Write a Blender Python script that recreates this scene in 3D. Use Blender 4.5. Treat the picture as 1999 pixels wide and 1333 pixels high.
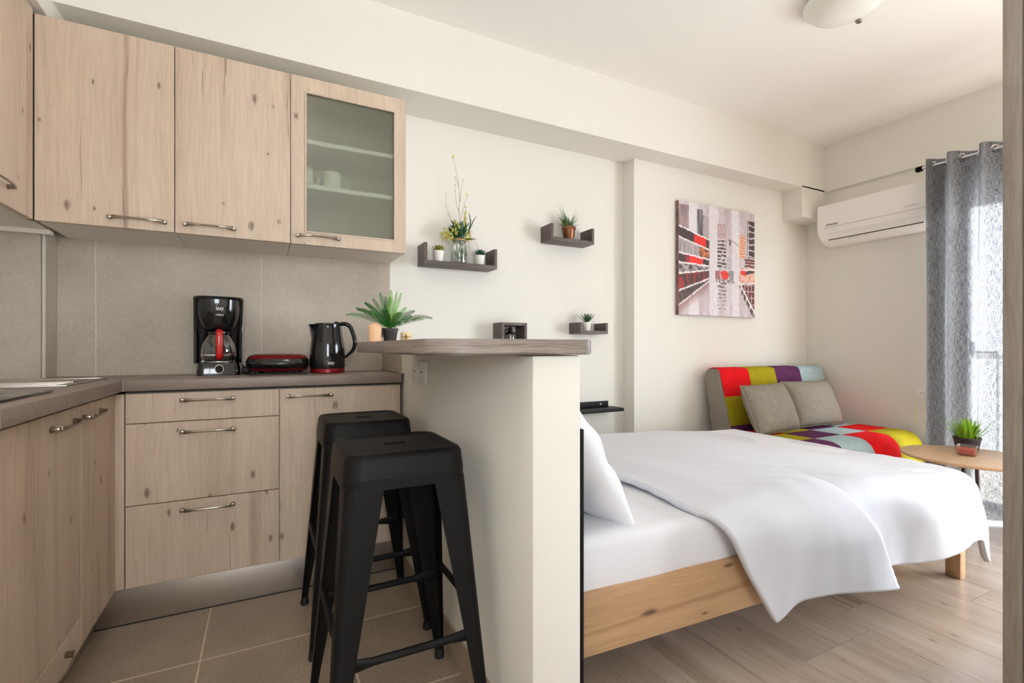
import bpy, bmesh, math, random
from math import sin, cos, pi, radians, sqrt, atan2, exp
from mathutils import Vector, Matrix, noise
random.seed(7)
for o in list(bpy.data.objects): bpy.data.objects.remove(o, do_unlink=True)
C = bpy.context.scene
COL = C.collection

# ---------------------------------------------------------------- camera, world, lights, exposure
YAW = 0.4742
cam_d = bpy.data.cameras.new('camera'); cam = bpy.data.objects.new('camera', cam_d); COL.objects.link(cam)
cam_d.sensor_width = 36.0; cam_d.lens = 941.94/1999*36; cam_d.shift_y = 12.04/1999; cam_d.clip_start = 0.02
cam.location = (0, 0, 1.0218); cam.rotation_euler = (pi/2, 0, -YAW)
C.camera = cam
W = bpy.data.worlds.new('sky'); C.world = W; W.use_nodes = True
wn = W.node_tree.nodes; wl = W.node_tree.links
bg = wn['Background']; bg.inputs[0].default_value = (0.86, 0.93, 1.0, 1); bg.inputs[1].default_value = 36.0
C.view_settings.view_transform = 'Standard'; C.view_settings.look = 'None'
C.view_settings.gamma = 1.0; C.view_settings.use_curve_mapping = False
C.view_settings.exposure = -0.70
C.cycles.max_bounces = 12; C.cycles.diffuse_bounces = 7; C.cycles.glossy_bounces = 4
C.cycles.transparent_max_bounces = 16; C.cycles.transmission_bounces = 8
C.cycles.sample_clamp_indirect = 6.0
C.cycles.use_denoising = True
def area(name, loc, rot, sx, sy, power, col=(1, 1, 1), portal=False):
    l = bpy.data.lights.new(name, 'AREA'); l.shape = 'RECTANGLE'; l.size = sx; l.size_y = sy
    l.energy = power; l.color = col
    if portal: l.cycles.is_portal = True
    o = bpy.data.objects.new(name, l); COL.objects.link(o); o.location = loc; o.rotation_euler = rot
    return o
sun_d = bpy.data.lights.new('sun', 'SUN'); sun_d.energy = 85.0; sun_d.angle = radians(.6); sun_d.color = (1, .95, .87)
sun = bpy.data.objects.new('sun', sun_d); COL.objects.link(sun); sun.rotation_euler = Vector((-.5, -.6, -.62)).to_track_quat('-Z', 'Y').to_euler()
area('balcony_door_portal', (4.24, 0.15, 1.0), (0, radians(90), 0), 2.0, 2.7, 1, portal=True)
area('fill_window_portal', (-.1, -1.84, 1.6), (radians(90), 0, 0), .9, 1.0, 1, portal=True)

# ---------------------------------------------------------------- helpers
def srgb(r, g, b):
    f = lambda c: (c/255/12.92) if c/255 <= .04045 else ((c/255+.055)/1.055)**2.4
    return (f(r), f(g), f(b), 1)
MATS = {}
def mat(name, col, rough=.6, metal=0, spec=.5, bump=0, bscale=40, var=0, vscale=6, stretch=(1, 1, 1), coat=0, sheen=0, var2=0, v2scale=60, emis=None):
    m = bpy.data.materials.new(name); m.use_nodes = True
    nt = m.node_tree; n = nt.nodes; l = nt.links; b = n['Principled BSDF']
    b.inputs['Base Color'].default_value = col; b.inputs['Roughness'].default_value = rough
    b.inputs['Metallic'].default_value = metal; b.inputs['Specular IOR Level'].default_value = spec
    b.inputs['Coat Weight'].default_value = coat; b.inputs['Sheen Weight'].default_value = sheen
    tc = n.new('ShaderNodeTexCoord'); mp = n.new('ShaderNodeMapping'); l.new(tc.outputs['Object'], mp.inputs[0]); mp.inputs['Scale'].default_value = stretch
    src = None
    def mul(prev, scale, amt, detail=4):
        t = n.new('ShaderNodeTexNoise'); t.inputs['Scale'].default_value = scale; t.inputs['Detail'].default_value = detail; l.new(mp.outputs[0], t.inputs[0])
        mr = n.new('ShaderNodeMapRange'); mr.inputs[1].default_value = .3; mr.inputs[2].default_value = .7; mr.inputs[3].default_value = 1-amt; mr.inputs[4].default_value = 1+amt
        l.new(t.outputs[0], mr.inputs[0])
        mx = n.new('ShaderNodeVectorMath'); mx.operation = 'SCALE'
        if prev is None: mx.inputs[0].default_value = col[:3]
        else: l.new(prev, mx.inputs[0])
        l.new(mr.outputs[0], mx.inputs['Scale'])
        return mx.outputs[0]
    if var: src = mul(src, vscale, var)
    if var2: src = mul(src, v2scale, var2, 2)
    if src: l.new(src, b.inputs['Base Color'])
    if bump:
        t = n.new('ShaderNodeTexNoise'); t.inputs['Scale'].default_value = bscale; t.inputs['Detail'].default_value = 3; l.new(mp.outputs[0], t.inputs[0])
        bp = n.new('ShaderNodeBump'); bp.inputs['Strength'].default_value = bump; bp.inputs['Distance'].default_value = .002; l.new(t.outputs[0], bp.inputs['Height']); l.new(bp.outputs[0], b.inputs['Normal'])
    if emis: b.inputs['Emission Color'].default_value = emis[0]; b.inputs['Emission Strength'].default_value = emis[1]
    MATS[name] = m
    return m
def wood(name, light, dark, grain=(26, 26, 1.1), knot=True, rough=.5, knotcol=None, band=.5, kscale=(3.2, 3.2, 1.7), fine=1.0, thr=.085, plane='v'):
    """timber laminate: board-wide bands, stretched fibre noise, whorled rings and small knots; grain runs along the axis of the small scale"""
    m = bpy.data.materials.new(name); m.use_nodes = True
    nt = m.node_tree; n = nt.nodes; l = nt.links; b = n['Principled BSDF']; b.inputs['Roughness'].default_value = rough
    tc = n.new('ShaderNodeTexCoord'); oi = n.new('ShaderNodeObjectInfo')
    off = n.new('ShaderNodeVectorMath'); off.operation = 'SCALE'; off.inputs[0].default_value = (7.3, 5.1, 9.7); l.new(oi.outputs['Random'], off.inputs['Scale'])
    ad = n.new('ShaderNodeVectorMath'); l.new(tc.outputs['Object'], ad.inputs[0]); l.new(off.outputs[0], ad.inputs[1])
    wp = n.new('ShaderNodeTexNoise'); wp.inputs['Scale'].default_value = 2.2; wp.inputs['Detail'].default_value = 2; l.new(ad.outputs[0], wp.inputs[0])
    ws = n.new('ShaderNodeVectorMath'); ws.operation = 'MULTIPLY_ADD'; l.new(wp.outputs[1], ws.inputs[0]); ws.inputs[1].default_value = (.035, .035, .035); l.new(ad.outputs[0], ws.inputs[2])
    def noi(sc, scale, det=4, rough_=.55):
        mp = n.new('ShaderNodeMapping'); mp.inputs['Scale'].default_value = sc; l.new(ws.outputs[0], mp.inputs[0])
        t = n.new('ShaderNodeTexNoise'); t.inputs['Scale'].default_value = scale; t.inputs['Detail'].default_value = det; t.inputs['Roughness'].default_value = rough_; l.new(mp.outputs[0], t.inputs[0]); return t.outputs[0]
    a = noi(tuple(g*.25 for g in grain), 1, 3); f = noi(tuple(g*5 for g in grain), 1, 4, .7)
    # ring figure : wave of a low stretched noise
    r = noi(tuple(g*.13 for g in grain), 1.0, 1)
    w = n.new('ShaderNodeMath'); w.operation = 'MULTIPLY'; l.new(r, w.inputs[0]); w.inputs[1].default_value = 75
    s_ = n.new('ShaderNodeMath'); s_.operation = 'SINE'; l.new(w.outputs[0], s_.inputs[0])
    def mr(x, a0, a1, b0, b1):
        q = n.new('ShaderNodeMapRange'); q.inputs[1].default_value = a0; q.inputs[2].default_value = a1; q.inputs[3].default_value = b0; q.inputs[4].default_value = b1; l.new(x, q.inputs[0]); return q.outputs[0]
    def math_(op, x, y):
        q = n.new('ShaderNodeMath'); q.operation = op
        for i, v in enumerate((x, y)):
            if isinstance(v, (int, float)): q.inputs[i].default_value = v
            else: l.new(v, q.inputs[i])
        return q.outputs[0]
    msk = mr(noi(tuple(g*.2 for g in grain), 1.3, 2), .5, .66, 0, 1)
    fac = math_('MULTIPLY', mr(a, .3, .7, 0, 1), band)
    fac = math_('ADD', fac, math_('MULTIPLY', mr(f, .35, .7, 0, .32), fine))
    fac = math_('ADD', fac, math_('MULTIPLY', math_('MULTIPLY', mr(s_.outputs[0], .2, 1, 0, .42), msk), fine))
    cm = n.new('ShaderNodeMix'); cm.data_type = 'RGBA'; l.new(fac, cm.inputs[0]); cm.inputs[6].default_value = light; cm.inputs[7].default_value = dark
    out = cm.outputs[2]
    if knot:
        mp0 = n.new('ShaderNodeMapping'); mp0.inputs['Scale'].default_value = kscale; l.new(ws.outputs[0], mp0.inputs[0])
        sx_ = n.new('ShaderNodeSeparateXYZ'); l.new(mp0.outputs[0], sx_.inputs[0]); mp = n.new('ShaderNodeCombineXYZ')
        l.new(math_('ADD', sx_.outputs[0], sx_.outputs[1]) if plane == 'v' else sx_.outputs[0], mp.inputs[0]); l.new(sx_.outputs[2] if plane == 'v' else sx_.outputs[1], mp.inputs[1])
        v = n.new('ShaderNodeTexVoronoi'); v.voronoi_dimensions = '2D'; v.inputs['Scale'].default_value = 1.9; l.new(mp.outputs[0], v.inputs[0])
        sp_ = n.new('ShaderNodeSeparateColor'); l.new(v.outputs['Color'], sp_.inputs[0])
        size = mr(sp_.outputs[0], 0, 1, .12, .95)
        dn = math_('ADD', math_('DIVIDE', v.outputs['Distance'], size), math_('MULTIPLY', math_('SUBTRACT', f, .5), .22))
        km = mr(dn, thr*.35, thr, 1, 0)
        ring = math_('SINE', math_('MULTIPLY', dn, 190), 0); halo = mr(dn, thr, thr*4.2, 1, 0)
        rg = math_('MULTIPLY', math_('MULTIPLY', mr(ring, -.2, 1, 0, 1), halo), .38)
        k1 = n.new('ShaderNodeMix'); k1.data_type = 'RGBA'; l.new(rg, k1.inputs[0]); l.new(out, k1.inputs[6]); k1.inputs[7].default_value = dark
        k2 = n.new('ShaderNodeMix'); k2.data_type = 'RGBA'; l.new(math_('MULTIPLY', km, .8), k2.inputs[0]); l.new(k1.outputs[2], k2.inputs[6]); k2.inputs[7].default_value = knotcol or tuple(c*.35 for c in dark[:3])+(1,)
        # fine dark cracks along the grain
        ck = noi((grain[0]*3.2, grain[1]*3.2, grain[2]*1.1) if grain[2] < 5 else ((grain[0]*1.1, grain[1]*3.2, grain[2]*3.2) if grain[0] < 5 else (grain[0]*3.2, grain[1]*1.1, grain[2]*3.2)), 1, 2, .5)
        k3 = n.new('ShaderNodeMix'); k3.data_type = 'RGBA'; l.new(mr(ck, .70, .76, 0, .55), k3.inputs[0]); l.new(k2.outputs[2], k3.inputs[6]); k3.inputs[7].default_value = knotcol or dark
        out = k3.outputs[2]
    l.new(out, b.inputs['Base Color'])
    bp = n.new('ShaderNodeBump'); bp.inputs['Strength'].default_value = .25; bp.inputs['Distance'].default_value = .001; bp.invert = True; l.new(fac, bp.inputs['Height']); l.new(bp.outputs[0], b.inputs['Normal'])
    return m
def thin_glass(name, tint=(1, 1, 1, 1), gloss=.12, rough=.0):
    m = bpy.data.materials.new(name); m.use_nodes = True; nt = m.node_tree; n = nt.nodes; l = nt.links
    n.remove(n['Principled BSDF']); o = n['Material Output']
    t = n.new('ShaderNodeBsdfTransparent'); t.inputs[0].default_value = tint; g = n.new('ShaderNodeBsdfGlossy'); g.inputs['Roughness'].default_value = rough
    lw = n.new('ShaderNodeLayerWeight'); lw.inputs[0].default_value = .35
    mr = n.new('ShaderNodeMapRange'); mr.inputs[3].default_value = gloss*.4; mr.inputs[4].default_value = min(1, gloss*5); l.new(lw.outputs[1], mr.inputs[0])
    mx = n.new('ShaderNodeMixShader'); l.new(mr.outputs[0], mx.inputs[0]); l.new(t.outputs[0], mx.inputs[1]); l.new(g.outputs[0], mx.inputs[2]); l.new(mx.outputs[0], o.inputs[0])
    return m

class B:
    """collects shapes into one bmesh"""
    def __init__(s): s.bm = bmesh.new()
    def box(s, lo, hi, bev=0, seg=2, rot=None):
        t = bmesh.new(); bmesh.ops.create_cube(t, size=1)
        c = [(a+b)/2 for a, b in zip(lo, hi)]; d = [abs(b-a) for a, b in zip(lo, hi)]
        for v in t.verts: v.co = Vector((v.co.x*d[0], v.co.y*d[1], v.co.z*d[2]))
        if bev: bmesh.ops.bevel(t, geom=t.edges[:], offset=min(bev, min(d)*.49), segments=seg, affect='EDGES', profile=.5)
        M = Matrix.Translation(c) @ (rot if rot else Matrix())
        for v in t.verts: v.co = M @ v.co
        s.add(t); return s
    def add(s, t):
        me = bpy.data.meshes.new('t'); t.to_mesh(me); t.free(); s.bm.from_mesh(me); bpy.data.meshes.remove(me)
    def raw(s, vs, fs):
        vv = [s.bm.verts.new(v) for v in vs]
        for f in fs:
            try: s.bm.faces.new([vv[i] for i in f])
            except ValueError: pass
        return s
    def prism(s, pts, a, b, axis='z'):
        """polygon pts (2D) extruded between a and b along the axis"""
        def p(q, h):
            if axis == 'z': return (q[0], q[1], h)
            if axis == 'x': return (h, q[0], q[1])
            return (q[0], h, q[1])
        n = len(pts); vs = [p(q, a) for q in pts]+[p(q, b) for q in pts]
        fs = [list(range(n))[::-1], list(range(n, 2*n))]+[[i, (i+1) % n, n+(i+1) % n, n+i] for i in range(n)]
        t = B(); t.raw(vs, fs); bmesh.ops.recalc_face_normals(t.bm, faces=t.bm.faces[:]); s.add(t.bm); return s
    def grid(s, fn, nu, nv, cu=False, cv=False):
        vs = []; 
        for i in range(nu if cu else nu+1):
            for j in range(nv if cv else nv+1): vs.append(fn(i/nu, j/nv))
        NU = nu if cu else nu+1; NV = nv if cv else nv+1; fs = []
        for i in range(nu):
            for j in range(nv):
                a = i*NV+j; b_ = ((i+1) % NU)*NV+j; c_ = ((i+1) % NU)*NV+(j+1) % NV; d = i*NV+(j+1) % NV; fs.append([a, b_, c_, d])
        return s.raw(vs, fs)
    def tube(s, pts, r, n=8, cap=True, flat=None):
        """r : radius or list ; flat : (rx, rz factor) cross-section squash"""
        P = [Vector(p) for p in pts]; R = r if isinstance(r, (list, tuple)) else [r]*len(P)
        up = Vector((0, 0, 1)); vs = []; N0 = None
        for i, p in enumerate(P):
            t = (P[min(i+1, len(P)-1)]-P[max(i-1, 0)]).normalized()
            if N0 is None:
                N0 = up.cross(t)
                if N0.length < .1: N0 = Vector((1, 0, 0)).cross(t)
            N0 = (N0-t*N0.dot(t)).normalized(); M0 = t.cross(N0)
            fa, fb = flat[i] if flat else (1, 1)
            for k in range(n):
                a = 2*pi*k/n; vs.append(p+N0*cos(a)*R[i]*fa+M0*sin(a)*R[i]*fb)
        fs = [[i*n+k, i*n+(k+1) % n, (i+1)*n+(k+1) % n, (i+1)*n+k] for i in range(len(P)-1) for k in range(n)]
        if cap: fs += [list(range(n))[::-1], [(len(P)-1)*n+k for k in range(n)]]
        return s.raw(vs, fs)
    def lathe(s, prof, c=(0, 0, 0), n=24, sx=1, sy=1, capb=True, capt=True):
        vs = [(c[0]+r*cos(2*pi*k/n)*sx, c[1]+r*sin(2*pi*k/n)*sy, c[2]+z) for r, z in prof for k in range(n)]
        fs = [[i*n+k, i*n+(k+1) % n, (i+1)*n+(k+1) % n, (i+1)*n+k] for i in range(len(prof)-1) for k in range(n)]
        if capb: fs.append(list(range(n))[::-1])
        if capt: fs.append([(len(prof)-1)*n+k for k in range(n)])
        return s.raw(vs, fs)
    def xf(s, M):
        for v in s.bm.verts: v.co = M @ v.co
        return s

def spline(P, n=5):
    P = [Vector(p) for p in P]; o = []
    for i in range(len(P)-1):
        a, b_, c_, d_ = P[max(i-1, 0)], P[i], P[i+1], P[min(i+2, len(P)-1)]
        for k in range(n):
            f = k/n; o.append(.5*((2*b_)+(c_-a)*f+(2*a-5*b_+4*c_-d_)*f*f+(3*b_-a-3*c_+d_)*f**3))
    return o+[P[-1]]
def wmat(o):
    M = Matrix.LocRotScale(o.location, o.rotation_euler, None)
    return wmat(o.parent) @ M if o.parent else M
def ob(name, b, m, parent=None, world=False, smooth=True, solid=0, angle=35, sub=0, recalc=False):
    if recalc: bmesh.ops.recalc_face_normals(b.bm, faces=b.bm.faces[:])
    me = bpy.data.meshes.new(name)
    if world and parent: b.xf(wmat(parent).inverted())
    b.bm.to_mesh(me); b.bm.free()
    if isinstance(m, (list, tuple)):
        for q in m: me.materials.append(q)
    else: me.materials.append(m)
    if smooth:
        me.shade_smooth(); me.set_sharp_from_angle(angle=radians(angle))
    o = bpy.data.objects.new(name, me); COL.objects.link(o); o.parent = parent
    if solid:
        md = o.modifiers.new('solid', 'SOLIDIFY'); md.thickness = solid; md.offset = 0
    if sub:
        md = o.modifiers.new('sub', 'SUBSURF'); md.levels = sub; md.render_levels = sub
    return o
def tag(o, label=None, cat=None, group=None, kind=None):
    if label: o['label'] = label
    if cat: o['category'] = cat
    if group: o['group'] = group
    if kind: o['kind'] = kind
    return o
def thing(name, label, cat, loc=(0, 0, 0), rz=0, group=None):
    o = bpy.data.objects.new(name, None); COL.objects.link(o); o.empty_display_size = .05
    o.location = loc; o.rotation_euler = (0, 0, rz); return tag(o, label, cat, group)
def copy_tree(o, parent=None):
    c = o.copy(); COL.objects.link(c); c.parent = parent
    for ch in [x for x in bpy.data.objects if x.parent == o]: copy_tree(ch, c)
    return c
def struct(name, b, m, label, parent=None, **k):
    o = ob(name, b, m, parent, **k)
    if parent is None: tag(o, label, 'structure part' if False else None, kind='structure')
    else: o['kind'] = 'structure'
    return o
def lettering(txt, size, m, parent, M, ext=.0004, name='lettering'):
    cu = bpy.data.curves.new('lettering', 'FONT'); cu.body = txt; cu.size = size; cu.extrude = ext; cu.align_x = 'CENTER'; cu.align_y = 'CENTER'
    o = bpy.data.objects.new(name, cu); COL.objects.link(o); cu.materials.append(m)
    me = bpy.data.meshes.new_from_object(o); bpy.data.objects.remove(o, do_unlink=True)
    o = bpy.data.objects.new(name, me); COL.objects.link(o); o['kind'] = 'stuff' if False else 'thing'
    del o['kind']
    o.parent = parent; o.matrix_local = M
    return o

# ---------------------------------------------------------------- materials
M_wall = mat('cream_paint', srgb(230, 227, 219), .85, bump=.12, bscale=220)
M_ceil = mat('ceiling_paint', srgb(248, 246, 241), .9)
M_tile = mat('floor_tile', srgb(156, 139, 121), .55, var=.10, vscale=5, var2=.14, v2scale=110, bump=.2, bscale=150)
M_grout = mat('grout', srgb(205, 185, 160), .9)
M_bsplash = mat('backsplash_tile', srgb(178, 167, 152), .5, var=.10, vscale=3.5, var2=.055, v2scale=80, bump=.4, bscale=60)
M_joint = mat('pale_joint', srgb(205, 196, 180), .8)
M_dark_gap = mat('dark_gap', srgb(40, 34, 30), .8)
M_pine = wood('washed_pine', srgb(212, 192, 171), srgb(160, 136, 116), knotcol=srgb(100, 78, 64), band=.38, fine=1.1)
M_pine_h = M_pine
M_oak = wood('oak_board', srgb(205, 168, 128), srgb(150, 112, 78), grain=(1.0, 22, 22), knotcol=srgb(82, 58, 40), kscale=(1.3, 1.3, 4.0), rough=.55, thr=.12)
M_plank = wood('floor_laminate', srgb(198, 180, 164), srgb(150, 130, 114), grain=(24, 1.0, 24), knotcol=srgb(100, 78, 62), kscale=(3, .8, 3), rough=.25, band=.6, fine=1.15, thr=.035, plane='h')
M_plank.node_tree.nodes['Principled BSDF'].inputs['Coat Weight'].default_value = .6; M_plank.node_tree.nodes['Principled BSDF'].inputs['Coat Roughness'].default_value = .25
M_plank_base = mat('plank_joint', srgb(95, 76, 62), .7)
M_worktop = mat('taupe_laminate', srgb(136, 121, 113), .42, var=.10, vscale=7, var2=.12, v2scale=120, bump=.1, bscale=200)
M_bar = wood('grey_brown_laminate', srgb(172, 160, 151), srgb(92, 80, 74), grain=(2.6, 2.6, 60), knot=False, rough=.42, band=.7, fine=1.6)
M_shelf = mat('wenge_shelf', srgb(88, 76, 72), .5, var=.12, vscale=60, stretch=(.1, 1, 1))
M_carc = mat('carcass_grey', srgb(228, 221, 210), .5)
M_steel = mat('brushed_steel', srgb(205, 198, 190), .36, metal=1, bump=.15, bscale=60, stretch=(.05, 1, 20))
M_nickel = mat('satin_nickel', srgb(150, 140, 128), .28, metal=1)
M_chrome = mat('chrome', srgb(215, 215, 220), .12, metal=1)
M_blackp = mat('black_gloss_plastic', (.006, .006, .007, 1), .12, coat=.3)
M_blackm = mat('matt_black_steel', srgb(17, 16, 16), .48, bump=.08, bscale=260, spec=.18)
M_rubber = mat('black_rubber', (.008, .008, .008, 1), .6)
M_red = mat('red_plastic', srgb(180, 16, 16), .25, coat=.2)
M_redm = mat('dark_red_metal', srgb(122, 18, 20), .3, metal=.4)
M_white = mat('white_plastic', srgb(238, 236, 232), .35)
M_whitepot = mat('white_ceramic', srgb(235, 233, 226), .35)
M_sheet = mat('white_cotton', srgb(232, 232, 237), .9, bump=.12, bscale=240, sheen=.1)
M_duvet = mat('white_percale', srgb(214, 215, 222), .75, bump=.10, bscale=30, sheen=.15)
M_text = mat('white_print', srgb(245, 245, 245), .5)
M_textg = mat('grey_print', srgb(110, 108, 108), .5)
M_soil = mat('soil', srgb(60, 45, 35), .95, bump=.6, bscale=200)
M_blackpot = mat('black_pot', srgb(42, 39, 38), .5)
M_copper = mat('copper_pot', srgb(128, 84, 58), .35, metal=.7, var=.25, vscale=25)
M_fern = mat('fern_green', srgb(30, 104, 34), .5, var=.45, vscale=14)
M_fernl = mat('fern_light', srgb(96, 164, 36), .5, var=.25, vscale=20)
M_leaf = mat('dark_leaf', srgb(38, 78, 44), .45, var=.3, vscale=30)
M_leaf2 = mat('sage_leaf', srgb(104, 132, 78), .5, var=.3, vscale=40)
M_leaf3 = mat('olive_succulent', srgb(128, 128, 52), .5, var=.3, vscale=60)
M_leaf4 = mat('blue_green_succulent', srgb(46, 88, 72), .5, var=.2, vscale=60)
M_flower = mat('pale_yellow_flower', srgb(214, 208, 110), .6, var=.2, vscale=60)
M_twig = mat('twig', srgb(120, 98, 76), .8)
M_jute = mat('jute', srgb(176, 146, 102), .9)
M_grass = mat('bright_grass', srgb(130, 178, 40), .5, var=.4, vscale=30)
M_candle = mat('peach_wax', srgb(238, 194, 154), .5)
M_candle2 = mat('ivory_wax', srgb(236, 214, 164), .55, var=.12, vscale=60)
M_redwax = mat('red_wax', srgb(190, 48, 42), .4)
M_oaktop = wood('oak_table_top', srgb(214, 182, 146), srgb(178, 142, 106), grain=(2, 30, 30), knot=False, rough=.42)
M_legm = mat('bronze_leg', srgb(74, 62, 66), .35, metal=.8)
def fabric(name, c, s=220):
    return mat(name, c, .9, var=.10, vscale=s, var2=.07, v2scale=30, bump=.5, bscale=500, spec=.15)
F_red = fabric('red_wool', srgb(204, 12, 20)); F_olive = fabric('olive_wool', srgb(156, 142, 22)); F_purple = fabric('plum_wool', srgb(86, 42, 80)); F_blue = fabric('pale_blue_wool', srgb(168, 188, 192))
F_grey = fabric('grey_linen', srgb(140, 132, 122)); F_grey2 = fabric('taupe_linen', srgb(138, 130, 118))
M_glass = thin_glass('clear_glass', (1, 1, 1, 1), .12)
M_jar = thin_glass('jar_glass', (.93, .96, .95, 1), .2)
M_carafe = thin_glass('carafe_glass', (.55, .53, .5, 1), .3)
M_acw = mat('ac_white', srgb(244, 241, 238), .3, spec=.4)
M_lamp = mat('opal_glass', srgb(238, 238, 230), .25)
M_frost = bpy.data.materials.new('frosted_glass'); M_frost.use_nodes = True
_n = M_frost.node_tree.nodes; _l = M_frost.node_tree.links; _n.remove(_n['Principled BSDF'])
_r = _n.new('ShaderNodeBsdfRefraction'); _r.inputs['Roughness'].default_value = .42; _r.inputs['IOR'].default_value = 1.12; _r.inputs[0].default_value = (.95, .98, .94, 1)
_g = _n.new('ShaderNodeBsdfGlossy'); _g.inputs['Roughness'].default_value = .25
_d = _n.new('ShaderNodeBsdfDiffuse'); _d.inputs[0].default_value = (.33, .35, .3, 1)
_m1 = _n.new('ShaderNodeMixShader'); _m1.inputs[0].default_value = .07; _l.new(_r.outputs[0], _m1.inputs[1]); _l.new(_g.outputs[0], _m1.inputs[2])
_m2 = _n.new('ShaderNodeMixShader'); _m2.inputs[0].default_value = .10; _l.new(_m1.outputs[0], _m2.inputs[1]); _l.new(_d.outputs[0], _m2.inputs[2]); _l.new(_m2.outputs[0], _n['Material Output'].inputs[0])
# curtain : open slubby weave, threads diffuse + translucent, gaps transparent
M_curt = bpy.data.materials.new('slub_weave'); M_curt.use_nodes = True
n = M_curt.node_tree.nodes; l = M_curt.node_tree.links; n.remove(n['Principled BSDF'])
tc = n.new('ShaderNodeTexCoord')
def _no(sc, scale, det=3):
    mp = n.new('ShaderNodeMapping'); mp.inputs['Scale'].default_value = sc; l.new(tc.outputs['UV'], mp.inputs[0]); t = n.new('ShaderNodeTexNoise'); t.inputs['Scale'].default_value = scale; t.inputs['Detail'].default_value = det; l.new(mp.outputs[0], t.inputs[0]); return t.outputs[0]
ha = _no((26, 300, 1), 2.2); va = _no((420, 14, 1), 1.6)
ad = n.new('ShaderNodeMath'); ad.operation = 'ADD'; l.new(ha, ad.inputs[0]); l.new(va, ad.inputs[1])
cr = n.new('ShaderNodeMapRange'); cr.inputs[1].default_value = .8; cr.inputs[2].default_value = 1.2; l.new(ad.outputs[0], cr.inputs[0])
cm = n.new('ShaderNodeMix'); cm.data_type = 'RGBA'; cm.inputs[6].default_value = srgb(50, 52, 58); cm.inputs[7].default_value = srgb(172, 172, 174); l.new(cr.outputs[0], cm.inputs[0])
df = n.new('ShaderNodeBsdfDiffuse'); l.new(cm.outputs[2], df.inputs[0]); tl = n.new('ShaderNodeBsdfTranslucent'); l.new(cm.outputs[2], tl.inputs[0])
m1 = n.new('ShaderNodeMixShader'); m1.inputs[0].default_value = .30; l.new(df.outputs[0], m1.inputs[1]); l.new(tl.outputs[0], m1.inputs[2])
tp = n.new('ShaderNodeBsdfTransparent'); cr2 = n.new('ShaderNodeMapRange'); cr2.inputs[1].default_value = .85; cr2.inputs[2].default_value = 1.25; cr2.inputs[1].default_value = .7; cr2.inputs[2].default_value = 1.3; cr2.inputs[3].default_value = .0; cr2.inputs[4].default_value = .06; l.new(ad.outputs[0], cr2.inputs[0])
m2 = n.new('ShaderNodeMixShader'); l.new(cr2.outputs[0], m2.inputs[0]); l.new(m1.outputs[0], m2.inputs[1]); l.new(tp.outputs[0], m2.inputs[2]); l.new(m2.outputs[0], n['Material Output'].inputs[0])

# ---------------------------------------------------------------- room shell
XL, XR, YB, YP, YF, ZC, ZB = -1.04, 4.06, 2.582, 2.485, -1.70, 2.654, 2.28
wb = B()
wb.box((XL-.15, YB, 0), (2.066, YB+.2, ZC)); wb.box((2.066, YB+.012, 0), (2.189, YB+.2, ZC)); wb.box((2.189, YP, 0), (XR+.2, YB+.2, ZC))
wall_back = struct('wall_back', wb, M_wall, 'long cream back wall with shallow niche and projecting section behind the sofa', smooth=False)
struct('trim_1', B().box((-.684, 2.32, ZB), (4.03, YB+.02, ZC+.02)), M_wall, 'deep cream ceiling beam running along the back wall', smooth=False)
struct('trim_2', B().box((3.7425, 2.32, 2.047), (4.06, YP+.01, ZB+.01)), M_wall, 'cream corner block hanging below the back beam beside the air conditioner', smooth=False)
struct('trim_3', B().box((XL-.01, .9, 2.195), (-.684, YB+.02, ZC+.02)), M_wall, 'cream boxed beam above the left wall cabinets', smooth=False)
struct('trim_4', B().box((4.03, YF, 2.277), (4.3, 2.50, ZC+.02)), M_wall, 'cream ceiling beam above the balcony window wall', smooth=False)
struct('ceiling', B().box((XL-.15, YF-.15, ZC), (XR+.25, YB+.2, ZC+.1)), M_ceil, 'plain off-white ceiling over the whole studio', smooth=False)
struct('wall_left', B().box((XL-.15, YF-.15, 0), (XL, YB+.1, ZC)), M_wall, 'cream wall behind the left kitchen run', smooth=False)
wr = B()
wr.box((XR, 1.50, 0), (4.25, YB+.1, ZB)); wr.box((XR, YF-.15, 0), (4.25, -1.2, ZB)); wr.box((XR, -1.2, 2.0), (4.25, 1.5, ZB))
struct('wall_right', wr, M_wall, 'cream end wall with the air conditioner and balcony door opening', smooth=False)
wf = B()
for lo, hi in (((XL-.15, YF-.15, 0), (XR+.2, YF, 1.1)), ((XL-.15, YF-.15, 2.1), (XR+.2, YF, ZC)), ((XL-.15, YF-.15, 1.1), (-.55, YF, 2.1)), ((.35, YF-.15, 1.1), (XR+.2, YF, 2.1))): wf.box(lo, hi)
struct('wall_front', wf, M_wall, 'cream wall with a small added window for light opposite the kitchen', smooth=False)
# column wrapped in tile in the kitchen corner
col_ = struct('trim_5', B().box((XL, 2.466, 0), (-.755, YB, 1.50)), M_wall, 'boxed corner column between the two kitchen runs', smooth=False)
def tile_piece(lo, hi, m, parent, bev=.0015, name='tile'):
    return ob(name, B().box(lo, hi, bev, 1), m, parent, world=True)
tile_piece((XL+.005, 2.456, .90), (-.7585, 2.466, 1.50), M_bsplash, col_); tile_piece((-.755, 2.459, .90), (-.745, 2.571, 1.50), M_bsplash, col_)
ob('corner_trim', B().tube([(-.7505, 2.459, .905), (-.7505, 2.459, 1.5)], .0045, 10), M_joint, col_)
ob('joint', B().box((-.757, 2.5722, .90), (.594, YB+.001, 1.50)), M_joint, wall_back)
for a, b_ in ((-.745, -.6240), (-.6200, -.0130), (-.0090, .5915)): tile_piece((a, 2.571, .90), (b_, 2.5815, 1.495), M_bsplash, wall_back)
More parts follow.
